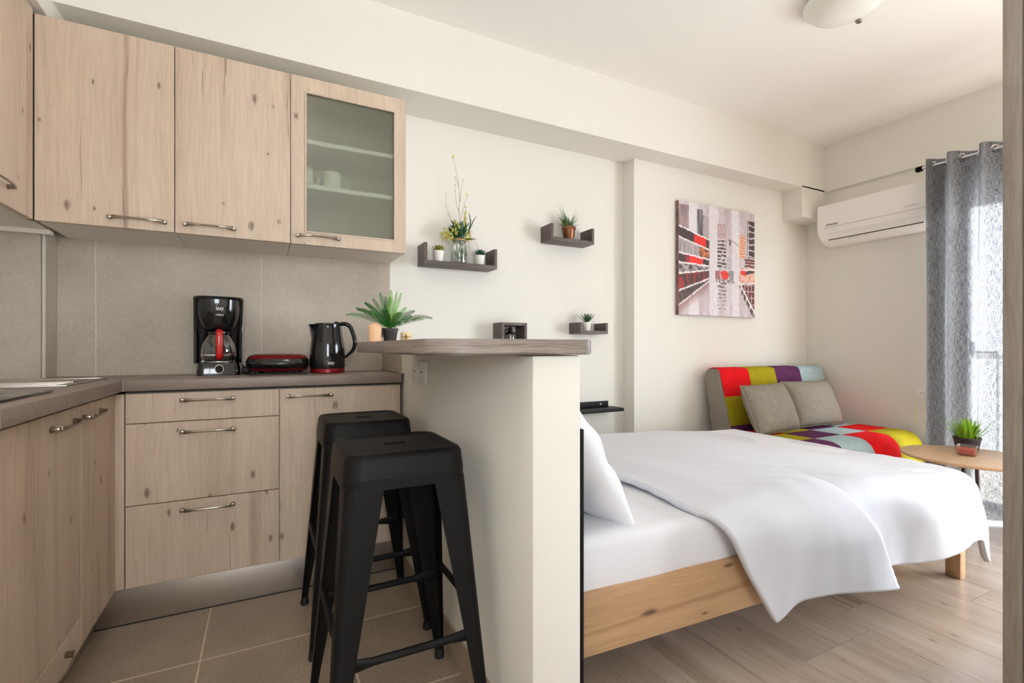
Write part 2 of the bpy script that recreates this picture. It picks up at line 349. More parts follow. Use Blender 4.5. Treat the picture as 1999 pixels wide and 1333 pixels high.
# low partition under the bar
wp_ = struct('wall_partition', B().box((.561, .986, 0), (.698, YB, 1.003), .006, 2), M_wall, 'low cream partition wall carrying the breakfast bar')
tile_piece((.551, 2.165, .905), (.5615, 2.569, 1.002), M_bsplash, wp_); ob('edge_trim', B().box((.549, 2.155, .905), (.562, 2.164, 1.002), .001), M_joint, wp_)
sk = struct('baseboard_partition', B().box((.5535, .99, 0), (.5612, 2.24, .0885)), M_grout, 'row of beige skirting tiles along the foot of the bar partition', smooth=False)
for a, b_ in ((.99, 1.4195), (1.4225, 1.8645), (1.8675, 2.24)): tile_piece((.551, a, .003), (.5602, b_, .09), M_tile, sk)
# floor
fl = struct('floor', B().box((XL-.15, YF-.15, -.12), (XR+.25, YB+.1, -.011)), M_plank_base, 'studio floor of beige tiles in the kitchen and oak laminate planks by the bed', smooth=False)
ob('grout', B().box((XL, YF, -.011), (.60, YB, -.0012)), M_grout, fl, smooth=False)['kind'] = 'structure'
T = .4445; tmesh = None
for i in range(-2, 2):
    for j in range(-8, 2):
        x0 = -.187+i*T; y0 = 1.866+j*T; x1 = min(x0+T, .60); x0c = max(x0, XL); y1 = min(y0+T, YB); y0c = max(y0, YF)
        if x1-x0c < .02 or y1-y0c < .02: continue
        o = tile_piece((x0c+.0028, y0c+.0028, -.009), (x1-.0028, y1-.0028, 0), M_tile, fl)
PW = .193
random.seed(3)
k = 0
x = .60
while x < XR:
    x1 = min(x+PW, XR); y = YF-random.random()*1.2
    if .6+PW*5 < x+.01 < .6+PW*6.5: y = .962-1.26*3
    while y < YB:
        ya, yb = max(y, YF), min(y+1.26, YB)
        if yb-ya > .03: ob('plank', B().box((x+.0006, ya+.0006, -.009), (x1-.0006, yb-.0006, 0)), M_plank, fl, smooth=False)
        y += 1.26
    x = x1+1e-5
# balcony door (window_1)
w1 = tag(bpy.data.objects.new('window_1', None), 'white framed glass balcony door behind the grey curtain', kind='structure'); COL.objects.link(w1); w1.location = (4.12, .975, 0)
fr = B()
for lo, hi in (((4.10, -1.2, 1.94), (4.16, 1.5, 2.0)), ((4.10, -1.2, 0), (4.16, 1.5, .04))): fr.box(lo, hi, .004)
for y in (-1.2, -.325, .575, 1.45): fr.box((4.10, y, 0), (4.16, y+.05, 2.0), .004)
f_ = ob('window_frame', fr, M_white, w1, world=True)
for a, b_ in ((-1.15, -.325), (-.275, .575), (.625, 1.45)): ob('pane', B().box((4.128, a, .04), (4.134, b_, 1.94)), M_glass, w1, world=True, smooth=False)
ob('handle', B().box((4.07, 1.30, .985), (4.10, 1.43, 1.0), .004).box((4.09, 1.41, .97), (4.10, 1.44, 1.06), .003), M_blackm, w1, world=True)
a, b_ = -.55, .35
w2 = tag(bpy.data.objects.new('fill_window', None), 'small white framed window added unseen behind the camera to bring in light', kind='structure'); COL.objects.link(w2); w2.location = ((a+b_)/2, YF-.08, 1.1)  # unseen window, added so daylight reaches the kitchen fronts from behind the camera
fr = B(); y0, y1 = YF-.11, YF-.05; mid = (a+b_)/2
for lo, hi in (((a, y0, 1.1), (a+.05, y1, 2.1)), ((b_-.05, y0, 1.1), (b_, y1, 2.1)), ((a, y0, 1.1), (b_, y1, 1.15)), ((a, y0, 2.05), (b_, y1, 2.1)), ((mid-.03, y0, 1.1), (mid+.03, y1, 2.1))): fr.box(lo, hi, .004)
ob('window_frame', fr, M_white, w2, world=True)
for c, d in ((a+.05, mid-.03), (mid+.03, b_-.05)): ob('pane', B().box((c, y0+.02, 1.15), (d, y0+.026, 2.05)), M_glass, w2, world=True, smooth=False)
# balcony outside
struct('trim_6', B().box((4.25, -1.0, -.15), (5.5, 3.0, -.02)), mat('balcony_stone', srgb(214, 208, 198), .8, var=.05, vscale=6), 'pale stone balcony floor outside the glass door', smooth=False)
rail = thing('balcony_railing', 'slim pale balcony railing outside the glass door', 'railing', (5.4, 1.0, -.02))
M_rail = mat('pale_rail', srgb(205, 205, 205), .5)
ob('top_rail', B().box((5.38, -.95, .93), (5.42, 2.95, .97), .005), M_rail, rail, world=True)
for i in range(14): ob('baluster', B().box((5.393, -.9+i*.29, -.02), (5.407, -.886+i*.29, .93)), M_rail, rail, world=True, smooth=False)

# ---------------------------------------------------------------- handles
def handle_b(L=.165, D=.028):
    """shallow arched bow handle along x, projecting to -y, centred at the origin"""
    b = B(); n = 18; pts = []; fl_ = []; R = []
    for i in range(n+1):
        t = i/n*2-1; a = abs(t)
        pts.append((t*L/2, -D+.010*a**3+(.018*max(0, (a-.93)/.07)), 0)); w = .62+.75*max(0, (a-.45)/.55)**1.2
        fl_.append((.0025/.006, w)); R.append(.006)
    # rectangular-ish section : flat bar
    b.tube(pts, R, 8, flat=[(.5, w) for _, w in fl_])
    for s in (-1, 1): b.box((s*L/2-.007, -D+.008, -.006), (s*L/2+.007, 0, .006), .002)
    return b
def handle(parent, M): 
    o = ob('handle', handle_b().xf(M), M_nickel, parent, world=True); return o
def Hx(x, y, z): return Matrix.Translation((x, y, z))
def Hy(x, y, z): return Matrix.Translation((x, y, z)) @ Matrix.Rotation(pi/2, 4, 'Z')   # on a +x facing front

# ---------------------------------------------------------------- base cabinets
ZD0, ZD1 = .158, .858
def front(name, lo, hi, parent, m=None): return ob(name, B().box(lo, hi, .0015, 1), m or M_pine, parent, world=True)
cab = thing('drawer_cabinet', 'pale pine base cabinet with three drawers under the coffee maker', 'cabinet', (-.195, 2.37, .15))
ob('body', B().box((-.445, 2.187, .152), (.0535, 2.56, .858)), M_carc, cab, world=True, smooth=False)
for z0, z1, hz in ((.7485, .855, .827), (.4525, .7455, .7085), (.158, .4495, .4165)):
    d = front('drawer', (-.4425, 2.1663, z0), (.0525, 2.187, z1), cab); handle(d, Hx(-.19, 2.1663, hz))
cab = thing('base_cabinet', 'pale pine base cabinet with a single door beside the bar partition', 'cabinet', (.30, 2.37, .15))
ob('body', B().box((.0545, 2.187, .152), (.548, 2.56, .858)), M_carc, cab, world=True, smooth=False)
d = front('door', (.0560, 2.1663, .158), (.545, 2.187, .855), cab); handle(d, Hx(.168, 2.1663, .8245))
cab = thing('base_cabinet', 'pale pine corner base cabinet on the left run beside the drawers', 'cabinet', (-.75, 1.99, .15))
ob('body', B().box((-1.03, 1.812, .152), (-.49, 2.44, .858)), M_carc, cab, world=True, smooth=False)
ob('filler_panel', B().box((-.489, 2.1663, .158), (-.4455, 2.187, .855), .001), M_pine, cab, world=True)
d = front('door', (-.490, 1.8115, .158), (-.471, 2.163, .855), cab); handle(d, Hy(-.471, 1.905, .818))
cab = thing('base_cabinet', 'pale pine base cabinet nearest the camera with a low bottom drawer', 'cabinet', (-.75, 1.53, .15))
ob('body', B().box((-1.03, 1.245, .152), (-.49, 1.81, .858)), M_carc, cab, world=True, smooth=False)
d = front('door', (-.490, 1.24, .2475), (-.471, 1.8085, .855), cab); handle(d, Hy(-.471, 1.665, .818))
d = front('drawer', (-.490, 1.24, .158), (-.471, 1.8085, .2445), cab); handle(d, Hy(-.471, 1.60, .205))
pl = thing('plinth', 'brushed steel plinth strip under the base cabinets', 'plinth', (-.1, 2.24, 0))
ob('plinth_panel', B().box((-.545, 2.2295, .002), (.5505, 2.243, .151), .001), M_steel, pl, world=True)
ob('plinth_panel', B().box((-.558, 1.245, .002), (-.5455, 2.243, .151), .001), M_steel, pl, world=True)
ob('seal_strip', B().box((-.545, 2.2285, 0), (.5505, 2.2297, .004)), M_rubber, pl, world=True, smooth=False)

# worktops
wt = thing('worktop', 'taupe laminate worktop under the coffee maker, kettle and sandwich press', 'worktop', (.05, 2.36, .866))
ob('slab', B().box((-.4445, 2.1513, .8655), (.5485, 2.57, .905), .003, 2), M_worktop, wt, world=True)
ob('seam_strip', B().box((-.4462, 2.1508, .8655), (-.4446, 2.57, .9053)), M_joint, wt, world=True, smooth=False)
ob('shadow_gap', B().box((-.44, 2.163, .859), (.545, 2.56, .8652)), M_dark_gap, wt, world=True, smooth=False)
wt = thing('worktop', 'taupe laminate worktop of the left run holding the hob and sink', 'worktop', (-.74, 1.9, .866))
ob('slab', B().box((-1.038, 1.262, .8655), (-.4465, 2.452, .905), .003, 2).box((-.744, 2.4, .8658), (-.4465, 2.57, .9048)), M_worktop, wt, world=True)
ob('end_strip', B().box((-1.036, 1.2605, .867), (-.449, 1.2622, .9035)), M_carc, wt, world=True, smooth=False)
hob = thing('hob', 'black glass hob set in the left worktop', 'hob', (-.75, 1.42, .905))
ob('glass_plate', B().box((-1.0, 1.275, .9052), (-.49, 1.668, .912), .002), M_blackp, hob, world=True)
for cx, cy, r in ((-.86, 1.38, .07), (-.62, 1.38, .09), (-.86, 1.56, .09), (-.62, 1.56, .07)):
    ob('cooking_zone', B().grid(lambda u, v, r=r, cx=cx, cy=cy: (cx+(r-.004*v)*cos(2*pi*u), cy+(r-.004*v)*sin(2*pi*u), .9122), 40, 1, cu=True), M_textg, hob, world=True)
snk = thing('sink', 'stainless steel sink and drainer in the left worktop', 'sink', (-.75, 2.11, .905))
sb = B()
def rimf(u, v, x0=-.985, x1=-.528, y0=1.90, y1=2.328):
    pass
sb.box((-.985, 1.90, .9052), (-.528, 1.915, .9095), .0015).box((-.985, 2.313, .9052), (-.528, 2.328, .9095), .0015).box((-.543, 1.915, .9052), (-.528, 2.313, .9095), .0015).box((-.985, 1.915, .9052), (-.97, 2.313, .9095), .0015)
ob('rim', sb, M_steel, snk, world=True)
ob('drainer', B().box((-.97, 1.915, .9055), (-.543, 2.10, .9075)), M_steel, snk, world=True)
sr = B()
for i in range(7): sr.box((-.96, 1.93+i*.024, .9075), (-.56, 1.936+i*.024, .9105), .001)
ob('drainer_ribs', sr, M_steel, snk, world=True)
ob('bowl', B().grid(lambda u, v: ((-.7565+(.195*(1-.12*v))*max(-1, min(1, 1.25*cos(2*pi*u)))), 2.205+(.095*(1-.12*v))*max(-1, min(1, 1.25*sin(2*pi*u))), .9085-.0*v-(.0025 if v else 0)), 40, 1, cu=True).box((-.93, 2.115, .9054), (-.58, 2.295, .9064)), M_steel, snk, world=True)

# ---------------------------------------------------------------- wall cabinets
ZU0, ZU1, YU = 1.4627, 2.1773, 2.2357
def wall_cab(x0, x1, label, glass=False, hx=0):
    t = thing('wall_cabinet', label, 'cabinet', ((x0+x1)/2, 2.4, ZU0))
    c = B(); p = .016; zb = ZU0+.004
    for lo, hi in (((x0+.001, YU+.021, zb), (x0+p, YB-.012, ZU1)), ((x1-p, YU+.021, zb), (x1-.001, YB-.012, ZU1)), ((x0+p, YU+.021, zb), (x1-p, YB-.012, zb+p)), ((x0+p, YU+.021, ZU1-p), (x1-p, YB-.012, ZU1)), ((x0+p, YB-.02, zb+p), (x1-p, YB-.012, ZU1-p))): c.box(lo, hi)
    ob('body', c, M_carc, t, world=True, smooth=False)
    if not glass: d = front('door', (x0+.0015, YU, ZU0), (x1-.0015, YU+.0195, ZU1), t)
    else:
        a, b_, z0, z1 = x0+.0015, x1-.0015, ZU0, ZU1; ia, ib, iz0, iz1 = .157, .537, 1.517, 2.113
        f = B()
        for lo, hi in (((a, YU, z0), (ia, YU+.0195, z1)), ((ib, YU, z0), (b_, YU+.0195, z1)), ((ia, YU, z0), (ib, YU+.0195, iz0)), ((ia, YU, iz1), (ib, YU+.0195, z1))): f.box(lo, hi)
        d = ob('door', f, M_pine, t, world=True, smooth=False)
        fr = B()
        for lo, hi in (((ia-.004, YU-.003, iz0-.004), (ia+.004, YU+.004, iz1+.004)), ((ib-.004, YU-.003, iz0-.004), (ib+.004, YU+.004, iz1+.004)), ((ia, YU-.003, iz0-.004), (ib, YU+.004, iz0+.004)), ((ia, YU-.003, iz1-.004), (ib, YU+.004, iz1+.004))): fr.box(lo, hi, .002)
        ob('frame_moulding', fr, M_pine, d, world=True)
        ob('pane', B().box((ia, YU+.009, iz0), (ib, YU+.0125, iz1)), M_frost, d, world=True, smooth=False)
        for z in (1.712, 1.905): ob('shelf', B().box((x0+p, YU+.025, z), (x1-p, YB-.021, z+.018)), M_white, t, world=True, smooth=False)
    handle(d, Hx(hx, YU, 1.4975)); return t
wall_cab(-.709, -.3059, 'pale pine wall cabinet in the corner, leftmost on the back wall', hx=-.418)
wall_cab(-.3059, .0984, 'pale pine wall cabinet with knotty door between corner cabinet and glass cabinet', hx=-.19)
wall_cab(.0984, .5902, 'wall cabinet with a frosted glass door in a pine frame', True, hx=.208)
t = thing('wall_cabinet', 'pale pine wall cabinet on the left wall at the photo edge', 'cabinet', (-.87, 1.8, ZU0))
ob('body', B().box((-1.035, 1.35, ZU0+.004), (-.73, 2.45, 2.19)).box((-1.03, 1.35, ZU0+.018), (-.76, 2.44, ZU0+.02)), M_carc, t, world=True, smooth=False)
ob('corner_filler', B().box((-.729, 2.2395, ZU0+.002), (-.7105, 2.257, ZU1)), M_dark_gap, t, world=True, smooth=False)
d = front('door', (-.729, 1.72, ZU0), (-.7095, 2.2335, 2.19), t); handle(d, Hy(-.7095, 1.965, 1.522))
d = front('door', (-.729, 1.35, ZU0), (-.7095, 1.717, 2.19), t)
ob('bottom_rail', B().box((-1.03, 2.42, ZU0-.012), (-.72, 2.45, ZU0+.004)), M_carc, t, world=True, smooth=False)
def mug(x, y, z, label, r=.038, h=.085):
    t = thing('mug', label, 'mug', (x, y, z))
    ob('cup', B().lathe([(r*.86, 0), (r, .01), (r, h), (r*.92, h), (r*.9, .008)], capt=True), M_whitepot, t)
    ob('handle', B().tube([(r*.95, 0, .02), (r+.022, 0, .025), (r+.026, 0, .045), (r+.02, 0, .062), (r*.95, 0, .066)], .004, 6), M_whitepot, t)
mug(.275, 2.33, 1.728, 'white mug on the middle shelf behind the frosted glass'); mug(.155, 2.32, 1.728, 'white mug at the left end of the middle shelf behind frosted glass')
def bowl(x, y, z, m, label, r=.05):
    o = ob('bowl', B().lathe([(r*.45, 0), (r*.5, .004), (r*.85, .028), (r, .055), (r*.94, .054), (r*.78, .028), (r*.4, .008)], n=28), m); o.location = (x, y, z); tag(o, label, 'bowl')
bowl(.41, 2.36, 1.484, M_candle2, 'cream bowl at the bottom of the glass cabinet, left of its pair'); bowl(.51, 2.38, 1.484, M_candle2, 'cream bowl in the bottom right corner of the glass cabinet')
bowl(.25, 2.37, 1.484, M_whitepot, 'white bowl at the bottom left of the glass cabinet', .045)

# ---------------------------------------------------------------- breakfast bar
bar = thing('bar_counter', 'grey-brown wood-look breakfast bar top on the low partition', 'counter', (.6, 1.8, 1.004))
def rc(c, r, a0, a1, n=10): return [(c[0]+r*cos(radians(a0+(a1-a0)*i/n)), c[1]+r*sin(radians(a0+(a1-a0)*i/n))) for i in range(n+1)]
poly = rc((.703, 1.008), .034, 0, -90)+rc((.405, 1.064), .09, -90, -174)+[(.3058, 1.857)]+[(.45, 1.90), (.555, 2.0), (.555, 2.581), (.737, 2.581)]
pb = B().prism(poly, 1.0045, 1.0417)
bmesh.ops.bevel(pb.bm, geom=[e for e in pb.bm.edges if abs(e.verts[0].co.z-e.verts[1].co.z) < 1e-6], offset=.0025, segments=2, affect='EDGES')
ob('slab', pb, M_bar, bar, world=True, angle=40)
so = thing('wall_socket', 'white socket on the partition nearer the worktop', 'socket', (.561, 1.955, .925), group=None)
def socket(t, sub='x'):
    # local : plate in the yz-plane facing -x
    ob('plate', B().box((-.009, -.042, -.042), (0, .042, .042), .003), M_white, t)
    ob('insert', B().lathe([(.024, 0), (.024, .003), (.021, .003), (.020, -.004)], n=24).xf(Matrix.Rotation(-pi/2, 4, 'Y')).xf(Matrix.Translation((-.0085, 0, 0))), M_white, t)
    for s in (-1, 1): ob('contact_hole', B().lathe([(.003, 0), (.003, .002)], n=10).xf(Matrix.Rotation(-pi/2, 4, 'Y')).xf(Matrix.Translation((-.0085, s*.0095, 0))), M_rubber, t)
socket(so)
so = thing('wall_socket', 'white socket on the partition nearer the bar front', 'socket', (.561, 1.853, .925)); socket(so)
so = thing('wall_socket', 'white socket on the end wall beside the curtain', 'socket', (4.06, 1.672, .708)); socket(so)

# ---------------------------------------------------------------- bar stools
def stool(x, y, rz, label):
    t = thing('bar_stool', label, 'stool', (x, y, 0), rz)
    H_, w, r = .762, .150, .045
    def sq(w, r, z, n=8):
        o = []
        for k, (sx, sy) in enumerate(((1, 1), (-1, 1), (-1, -1), (1, -1))):
            for i in range(n+1):
                a = radians(90*k+90*i/n); o.append((sx*(w-r)+r*cos(a), sy*(w-r)+r*sin(a), z))
        return o
    rings = [(w*.6, r*.4, H_-.004), (w-.026, r-.012, H_-.0035), (w-.018, r-.008, H_), (w-.006, r-.002, H_-.002), (w, r, H_-.012), (w+.005, r+.003, H_-.055), (w+.0055, r+.003, H_-.058), (w+.0045, r+.003, H_-.0585), (w+.0065, r+.004, H_-.085), (w+.0035, r+.002, H_-.085), (w-.004, r-.002, H_-.02)]
    vs = [p for q in rings for p in sq(*q)]; N = len(sq(1, .1, 0)); fs = [[i*N+k, i*N+(k+1) % N, (i+1)*N+(k+1) % N, (i+1)*N+k] for i in range(len(rings)-1) for k in range(N)]
    b = B(); b.raw(vs, fs); inner = sq(w*.6, r*.4, H_-.004)
    # seat top with an oblong finger hole
    hole = [((.030)*(1 if cos(a) > 0 else -1)*min(1, abs(cos(a))*1.35), .016*max(-1, min(1, sin(a)*1.35)), H_-.004) for a in [2*pi*(k+.5)/N for k in range(N)]]
    hole2 = [(p[0], p[1], H_-.016) for p in hole]
    ang = lambda p: atan2(p[1], p[0]) % (2*pi)
    inner.sort(key=ang); hole.sort(key=ang); hole2.sort(key=ang)
    b.raw(inner+hole+hole2, [[k, (k+1) % N, N+(k+1) % N, N+k] for k in range(N)]+[[N+k, N+(k+1) % N, 2*N+(k+1) % N, 2*N+k] for k in range(N)])
    bmesh.ops.remove_doubles(b.bm, verts=b.bm.verts[:], dist=.0003)
    ob('seat', b, M_blackm, t, recalc=True, angle=50)
    ft = .205
    for sx, sy in ((-1, -1), (1, -1), (1, 1), (-1, 1)):
        lv = 14; ns = 12; vs = []
        for i in range(lv+1):
            f = i/lv; z = (H_-.075)*(1-f)+.012*f; cx = sx*((w+.003)*(1-f)+(ft)*f); cy = sy*((w+.003)*(1-f)+ft*f)
            fw = .088*(1-f)**1.05+.020*f+.003; rr = .032*(1-f)+.010*f; th = .0022
            prof = [(fw, 0)]+[(rr-rr*sin(a), rr-rr*cos(a)) for a in [radians(90)*k/8 for k in range(9)]]+[(0, fw)]
            prof_in = [(fw, th)]+[(rr-(rr-th)*sin(a), rr-(rr-th)*cos(a)) for a in [radians(90)*k/8 for k in range(9)]]+[(th, fw)]
            for px_, py_ in prof+prof_in[::-1]: vs.append((cx-sx*px_, cy-sy*py_, z))
        m_ = len(prof)*2
        fs = [[i*m_+k, i*m_+(k+1) % m_, (i+1)*m_+(k+1) % m_, (i+1)*m_+k] for i in range(lv) for k in range(m_)]+[list(range(m_)), [lv*m_+k for k in range(m_)]]
        lg = ob('leg', B().raw(vs, fs), M_blackm, t, recalc=True, angle=40)
        cx, cy = sx*(ft-.013), sy*(ft-.013)
        ob('rubber_foot', B().lathe([(.012, 0), (.0155, .003), (.0155, .016), (.012, .03)], (cx, cy, 0), 14), M_rubber, lg)
    for (a, b2, z) in (((-1, -1), (1, -1), .285), ((-1, 1), (1, 1), .285), ((-1, -1), (-1, 1), .335), ((1, -1), (1, 1), .335)):
        f = (H_-.075-z)/(H_-.087); e = (w+.003)*(1-f)+ft*f-.006
        p0 = Vector((a[0]*e, a[1]*e, z)); p1 = Vector((b2[0]*e, b2[1]*e, z)); d = (p1-p0).normalized(); p0 += d*.006; p1 -= d*.006
        pts = [p0, p0+d*.03, p0+d*.075, p0+(p1-p0)*.5, p1-d*.075, p1-d*.03, p1]
        ob('stretcher', B().tube(pts, .0095, 10, flat=[(.35, 1.9), (.4, 1.8), (1, 1), (1, 1), (1, 1), (.4, 1.8), (.35, 1.9)]), M_blackm, t)
    for sx in (-1, 1):  # cross brace plates under the seat
        pass
    ob('under_brace', B().box((-.14, -.012, H_-.034), (.14, .012, H_-.028)).box((-.012, -.14, H_-.033), (.012, .14, H_-.029)), M_blackm, t, smooth=False)
    return t
stool(.322, 1.335, 0, 'black metal bar stool nearest the camera in front of the bar')
stool(.335, 1.895, 0, 'black metal bar stool behind the nearest one, close to the cabinets')

# ---------------------------------------------------------------- coffee maker
cm_ = thing('coffee_maker', 'black drip coffee maker with glass jug on the worktop', 'coffee maker', (-.168, 2.355, .905), .10); cm_.scale = (.87, .9, .99)
# local frame : x right, -y front, z up ; body .19 wide, .33 tall
def rrect(w, d, r, y0=0, n=6):
    o = []
    for k, (sx, sy) in enumerate(((1, 1), (-1, 1), (-1, -1), (1, -1))):
        for i in range(n+1):
            a = radians(90*k+90*i/n); o.append((sx*(w-r)+r*cos(a), y0+sy*(d-r)+r*sin(a)))
    return o
def loft(rings):
    b = B(); N = len(rings[0][0]); vs = [(p[0], p[1], z) for ring, z in rings for p in ring]
    return b.raw(vs, [[i*N+k, i*N+(k+1) % N, (i+1)*N+(k+1) % N, (i+1)*N+k] for i in range(len(rings)-1) for k in range(N)]+[list(range(N))[::-1], [(len(rings)-1)*N+k for k in range(N)]])
ob('base', loft([(rrect(.092, .095, .03, .095), 0), (rrect(.092, .095, .03, .095), .02), (rrect(.086, .09, .03, .098), .052), (rrect(.07, .075, .03, .10), .056)]), M_blackp, cm_, recalc=True)
ob('warming_plate', B().lathe([(.06, .056), (.06, .060)], (0, .075, 0), 32), M_steel, cm_)
ob('column', loft([(rrect(.092, .03, .02, .165), .05), (rrect(.095, .032, .02, .163), .16), (rrect(.099, .055, .02, .14), .23), (rrect(.103, .075, .025, .12), .325)]), M_blackp, cm_, recalc=True)
for s in (-1, 1): ob('side_wing', B().prism([(.045, .325), (.16, .325), (.17, .05), (.135, .05), (.105, .2), (.07, .27)], s*.098-.006, s*.098+.006, 'x').xf(Matrix.Shear('XZ', 4, (0, 0)) if False else Matrix()), M_blackp, cm_, recalc=True)
bkt = []
for i in range(13):
    f = i/12; z = .188+.137*f; w = .045+.051*sqrt(max(0, 1-(1-f)**2.0))
    bkt.append((rrect(w, w*.92, min(w*.9, .088)*.95, .082, 8), z))
bh = ob('brew_basket', loft(bkt), M_blackp, cm_, recalc=True)
ob('lid', loft([(rrect(.106, .10, .06, .09, 8), .322), (rrect(.108, .102, .06, .09, 8), .328), (rrect(.104, .098, .06, .09, 8), .334), (rrect(.07, .07, .05, .09, 8), .337)]), M_blackp, cm_, recalc=True)
ob('knob', B().lathe([(.016, 0), (.016, .006), (.013, .010)], n=24).xf(Matrix.Rotation(pi/2, 4, 'X')).xf(Matrix.Translation((0, -.001, .028))), M_blackm, cm_)
ob('knob_ring', B().lathe([(.019, 0), (.019, .002)], n=24).xf(Matrix.Rotation(pi/2, 4, 'X')).xf(Matrix.Translation((0, .0012, .028))), M_nickel, cm_)
ob('jug', B().lathe([(.058, .0605), (.068, .066), (.0755, .082), (.076, .105), (.070, .135), (.058, .160), (.048, .172), (.047, .178), (.045, .178)], (0, .075, 0), 40, capb=True, capt=False), M_carafe, cm_)
ob('jug_band', B().lathe([(.0768, .083), (.077, .091), (.0762, .083)], (0, .075, 0), 40, capb=False, capt=False), M_chrome, cm_)
ob('jug_collar', B().lathe([(.0475, .170), (.049, .176), (.049, .186), (.03, .190)], (0, .075, 0), 32), M_blackp, cm_)
ob('jug_handle', B().tube(spline([(0, .03, .190), (0, -.005, .190), (0, -.022, .180), (0, -.027, .150), (0, -.026, .105), (0, -.020, .078), (0, .0, .070)]), .0145, 12, flat=[(1, .38)]*31), M_red, cm_)
ob('jug_handle_rim', B().tube(spline([(0, .032, .188), (0, -.004, .188), (0, -.0195, .178), (0, -.0245, .150), (0, -.0235, .105), (0, -.018, .078), (0, .002, .070)]), .0172, 12, flat=[(1, .3)]*31), M_blackp, cm_)
ob('water_gauge', B().box((.1015, .10, .19), (.106, .125, .30), .002), mat('clear_grey_plastic', srgb(190, 190, 200), .2), cm_)
Rt = Matrix.Rotation(pi/2, 4, 'X')
def tow(M, x, y, z): return Matrix.Translation((x, y, z)) @ M
def on_basket(x, z):
    f = (z-.188)/.137; w = .045+.051*sqrt(max(0, 1-(1-f)**2.0)); return .082-w*.92-.0008
lettering('izzy', .022, M_text, cm_, tow(Rt, .002, on_basket(0, .284)-.0006, .284)); lettering('milano', .0125, M_text, cm_, tow(Rt, .002, on_basket(0, .255)-.003, .257) @ Matrix.Rotation(-.25, 4, 'X'))
ob('logo_mark', B().lathe([(.002, 0), (.002, .0008)], n=8).xf(Rt).xf(Matrix.Translation((-.009, on_basket(0, .297)-.0004, .2975))), M_red, cm_)

# sandwich press
sp = thing('sandwich_press', 'black and red sandwich press between coffee maker and kettle', 'appliance', (.058, 2.44, .905), -.12)
def sup(w, d, n=40, p=3.2): return [((abs(cos(a))**(2/p))*w*(1 if cos(a) >= 0 else -1), (abs(sin(a))**(2/p))*d*(1 if sin(a) >= 0 else -1)) for a in [2*pi*k/n for k in range(n)]]
def lo_(rings): return loft([(sup(w, d), z) for w, d, z in rings])
ob('base_shell', lo_([(.10, .085, .012), (.115, .10, .016), (.126, .108, .030), (.130, .112, .046)]), M_blackp, sp, recalc=True)
ob('lower_band', lo_([(.108, .094, .0135), (.117, .1025, .0165), (.1255, .1095, .026), (.118, .1, .027)]), M_redm, sp, recalc=True)
ob('upper_shell', lo_([(.130, .112, .049), (.127, .109, .064), (.115, .098, .079), (.09, .075, .088), (.05, .04, .091)]), M_blackp, sp, recalc=True)
ob('lid_panel', lo_([(.1235, .107, .068), (.1165, .1, .0795), (.098, .082, .0875), (.09, .07, .0885)]), M_redm, sp, recalc=True)
ob('seam', lo_([(.1285, .1105, .045), (.1285, .1105, .05)]), M_rubber, sp, recalc=True)
ob('clasp', B().box((-.02, -.118, .036), (.02, -.108, .058), .003), M_blackp, sp)
for sx in (-1, 1):
    for sy in (-1, 1): ob('foot', B().lathe([(.011, 0), (.012, .013)], (sx*.08, sy*.065, 0), 12), M_rubber, sp)
ob('handle', B().box((-.055, -.135, .04), (.055, -.112, .054), .005), M_blackp, sp)
o = ob('power_cable', B().tube([(-.082, 2.52, .93), (-.088, 2.48, .945), (-.078, 2.44, .93), (-.072, 2.40, .9105), (-.066, 2.34, .9095), (-.03, 2.305, .9095), (.05, 2.298, .9095), (.12, 2.30, .9095), (.17, 2.285, .9095)], .0035, 8), M_rubber)
tag(o, 'black coiled power cable lying beside the sandwich press', 'cable')
pl_ = ob('power_plug', B().lathe([(.012, 0), (.017, .006), (.018, .022), (.010, .036), (.005, .045)], n=16).xf(Matrix.Rotation(pi/2, 4, 'Y')).xf(Matrix.Translation((-.088, 2.41, .924))), M_rubber); tag(pl_, 'black power plug resting next to the coffee maker', 'plug')

# kettle
kt = thing('kettle', 'glossy black electric kettle with a red base on the worktop', 'kettle', (.262, 2.39, .905), -.35)
ob('base_ring', B().lathe([(.070, 0), (.0755, .004), (.0755, .018), (.073, .022)], n=40), M_redm, kt); kt.scale = (1, 1, 1.04)
kb = B(); prof = [(.0755, .022), (.0775, .03), (.0775, .08), (.073, .13), (.064, .18), (.060, .205), (.061, .216)]
def kfn(u, v):
    x_ = v*(len(prof)-1); i = min(int(x_), len(prof)-2); f = x_-i; r = prof[i][0]*(1-f)+prof[i+1][0]*f; z = prof[i][1]*(1-f)+prof[i+1][1]*f
    a = 2*pi*u; sp_ = max(0, cos(a-pi))**10*max(0, (z-.14)/.076)**1.3*.026
    return ((r+sp_)*cos(a), (r+sp_)*sin(a), z)
kb.grid(kfn, 48, 24, cu=True); kb.lathe([(.06, .214), (.057, .220), (.03, .224)], n=40, capb=False)
ob('body', kb, M_blackp, kt)
ob('handle', B().tube(spline([(.045, 0, .214), (.075, 0, .219), (.100, 0, .208), (.115, 0, .175), (.124, 0, .135), (.116, 0, .105), (.098, 0, .085), (.078, 0, .068)]), [.0115+.001*sin(i/35*pi)-.005*max(0, i/35-.6)/.4 for i in range(36)], 12, flat=[(1.15, .8)]*36), M_blackp, kt)
ob('lid_button', B().box((.03, -.008, .219), (.05, .008, .228), .003), M_blackm, kt)
kw = -YAW+.35-.05
lettering('izzy', .020, M_text, kt, Matrix.Rotation(.27, 4, 'Z') @ Matrix.Translation((.012, -.0782, .046)) @ Rt)
ob('logo_mark', B().box((-.008, -.0790, .056), (-.002, -.0778, .0585)).xf(Matrix.Rotation(.27, 4, 'Z')), M_red, kt, smooth=False)

